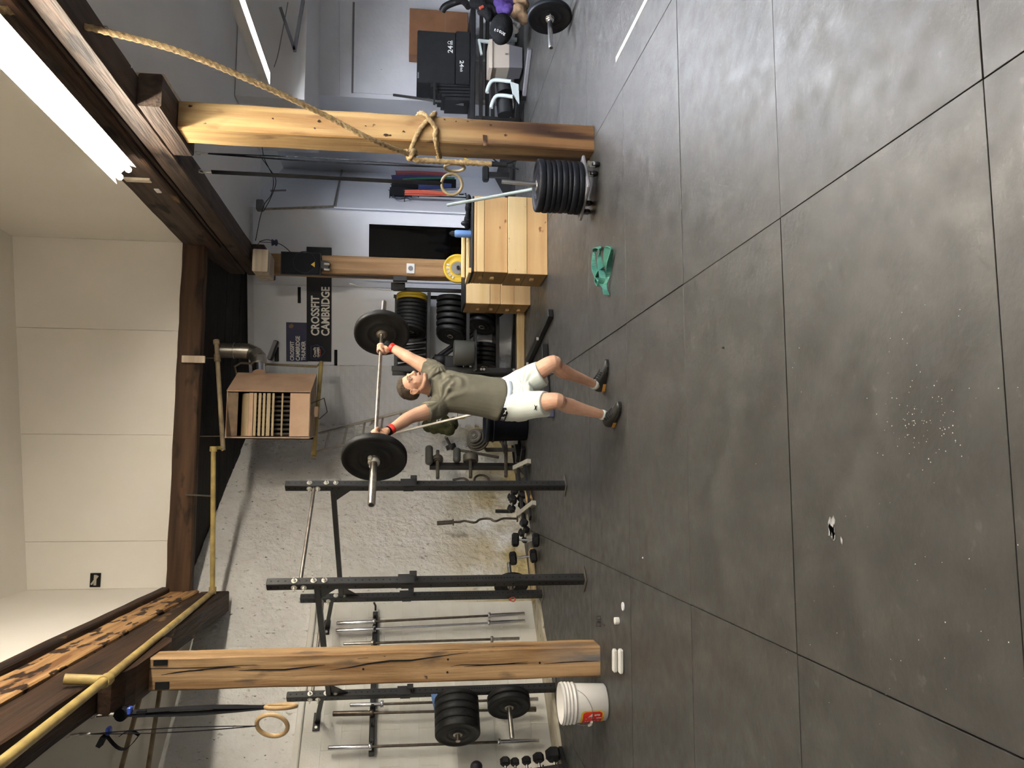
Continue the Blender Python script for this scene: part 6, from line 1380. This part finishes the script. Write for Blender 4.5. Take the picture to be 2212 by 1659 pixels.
# shoes and socks
def shoe(heel, toe, lift):
    d = (toe-heel).normalized(); s_ = V((-d.y, d.x, 0)); t_ = (toe-heel).length/.285; h0 = V((heel.x, heel.y, 0))
    P = lambda a, w_, z: h0+d*a*t_+s_*w_+UP*z
    def ringz(a, w_, h_): return [P(a, w_*math.cos(q), .020+max(0, h_-.020)*max(0, math.sin(q))**.7 if math.sin(q) > 0 else .020+.012*math.sin(q)) for q in [2*PI*i/18 for i in range(18)]]
    b = MB(); b.loft([ringz(a, w_, h_) for a, w_, h_ in ((-.004, .012, .05), (.004, .028, .078), (.025, .036, .092), (.06, .039, .104), (.09, .040, .100), (.13, .042, .078), (.17, .046, .062), (.21, .047, .050), (.245, .041, .042), (.27, .030, .036), (.284, .014, .028))]); o = part('shoe', b, M['shoe'], person)
    def outline(z, k): return [P(a, sg*w_*k, z) for sg, seq in ((1, ((0, .02), (.02, .034), (.08, .037), (.14, .041), (.2, .049), (.245, .043), (.272, .028), (.288, .004))), (-1, ((.272, .028), (.245, .043), (.2, .049), (.14, .041), (.08, .037), (.02, .034), (0, .02)))) for a, w_ in seq]
    b = MB(); b.loft([outline(.001, 1.0), outline(.020, 1.06), outline(.024, 1.0)], True, False); part('sole', b, M['shoe'], o)
    b = MB(); b.loft([[P(a, w_, z) for a, w_ in ((-.006, .012), (-.006, -.012), (.004, -.030), (.02, -.0385), (.085, -.041), (.085, .041), (.02, .0385), (.004, .030))] for z in (.0015, .027)], True, False); part('heel_block', b, M['gum'], o)
    b = MB(); b.ball(P(.268, 0, .020), (.026, .017, .013), 12, 8, Matrix((s_, d, UP)).transposed()); part('toe_cap', b, M['toe_tan'], o)
    tops = ((.09, .100), (.13, .078), (.17, .062), (.21, .050))
    def top_at(a):
        for (a0, h0_), (a1, h1_) in zip(tops, tops[1:]):
            if a0 <= a <= a1: return h0_+(h1_-h0_)*(a-a0)/(a1-a0)
        return .06
    for k in range(5):
        a = .098+.019*k; b = MB(); b.tube([P(a+abs(w_)*.3, w_, top_at(a)-(abs(w_)/.042)**2*.022+.001) for w_ in (-.030, -.015, 0, .015, .030)], .0055, 6); part('lace', b, M['hole'], o)
    return o
shoe(V((.377, 5.972, 0)), V((.523, 5.728, 0)), 0); shoe(V((.672, 6.262, 0)), V((.904, 6.094, 0)), 0)
for a_, k_ in ((anR, knR), (anL, knL)):
    d = (a_-k_).normalized(); b = MB(); b.lathe(a_+d*.0, d, [(.034, .012), (.038, .014), (.041, .03), (.040, .04)], 16); part('sock', b, M['shorts'], person)
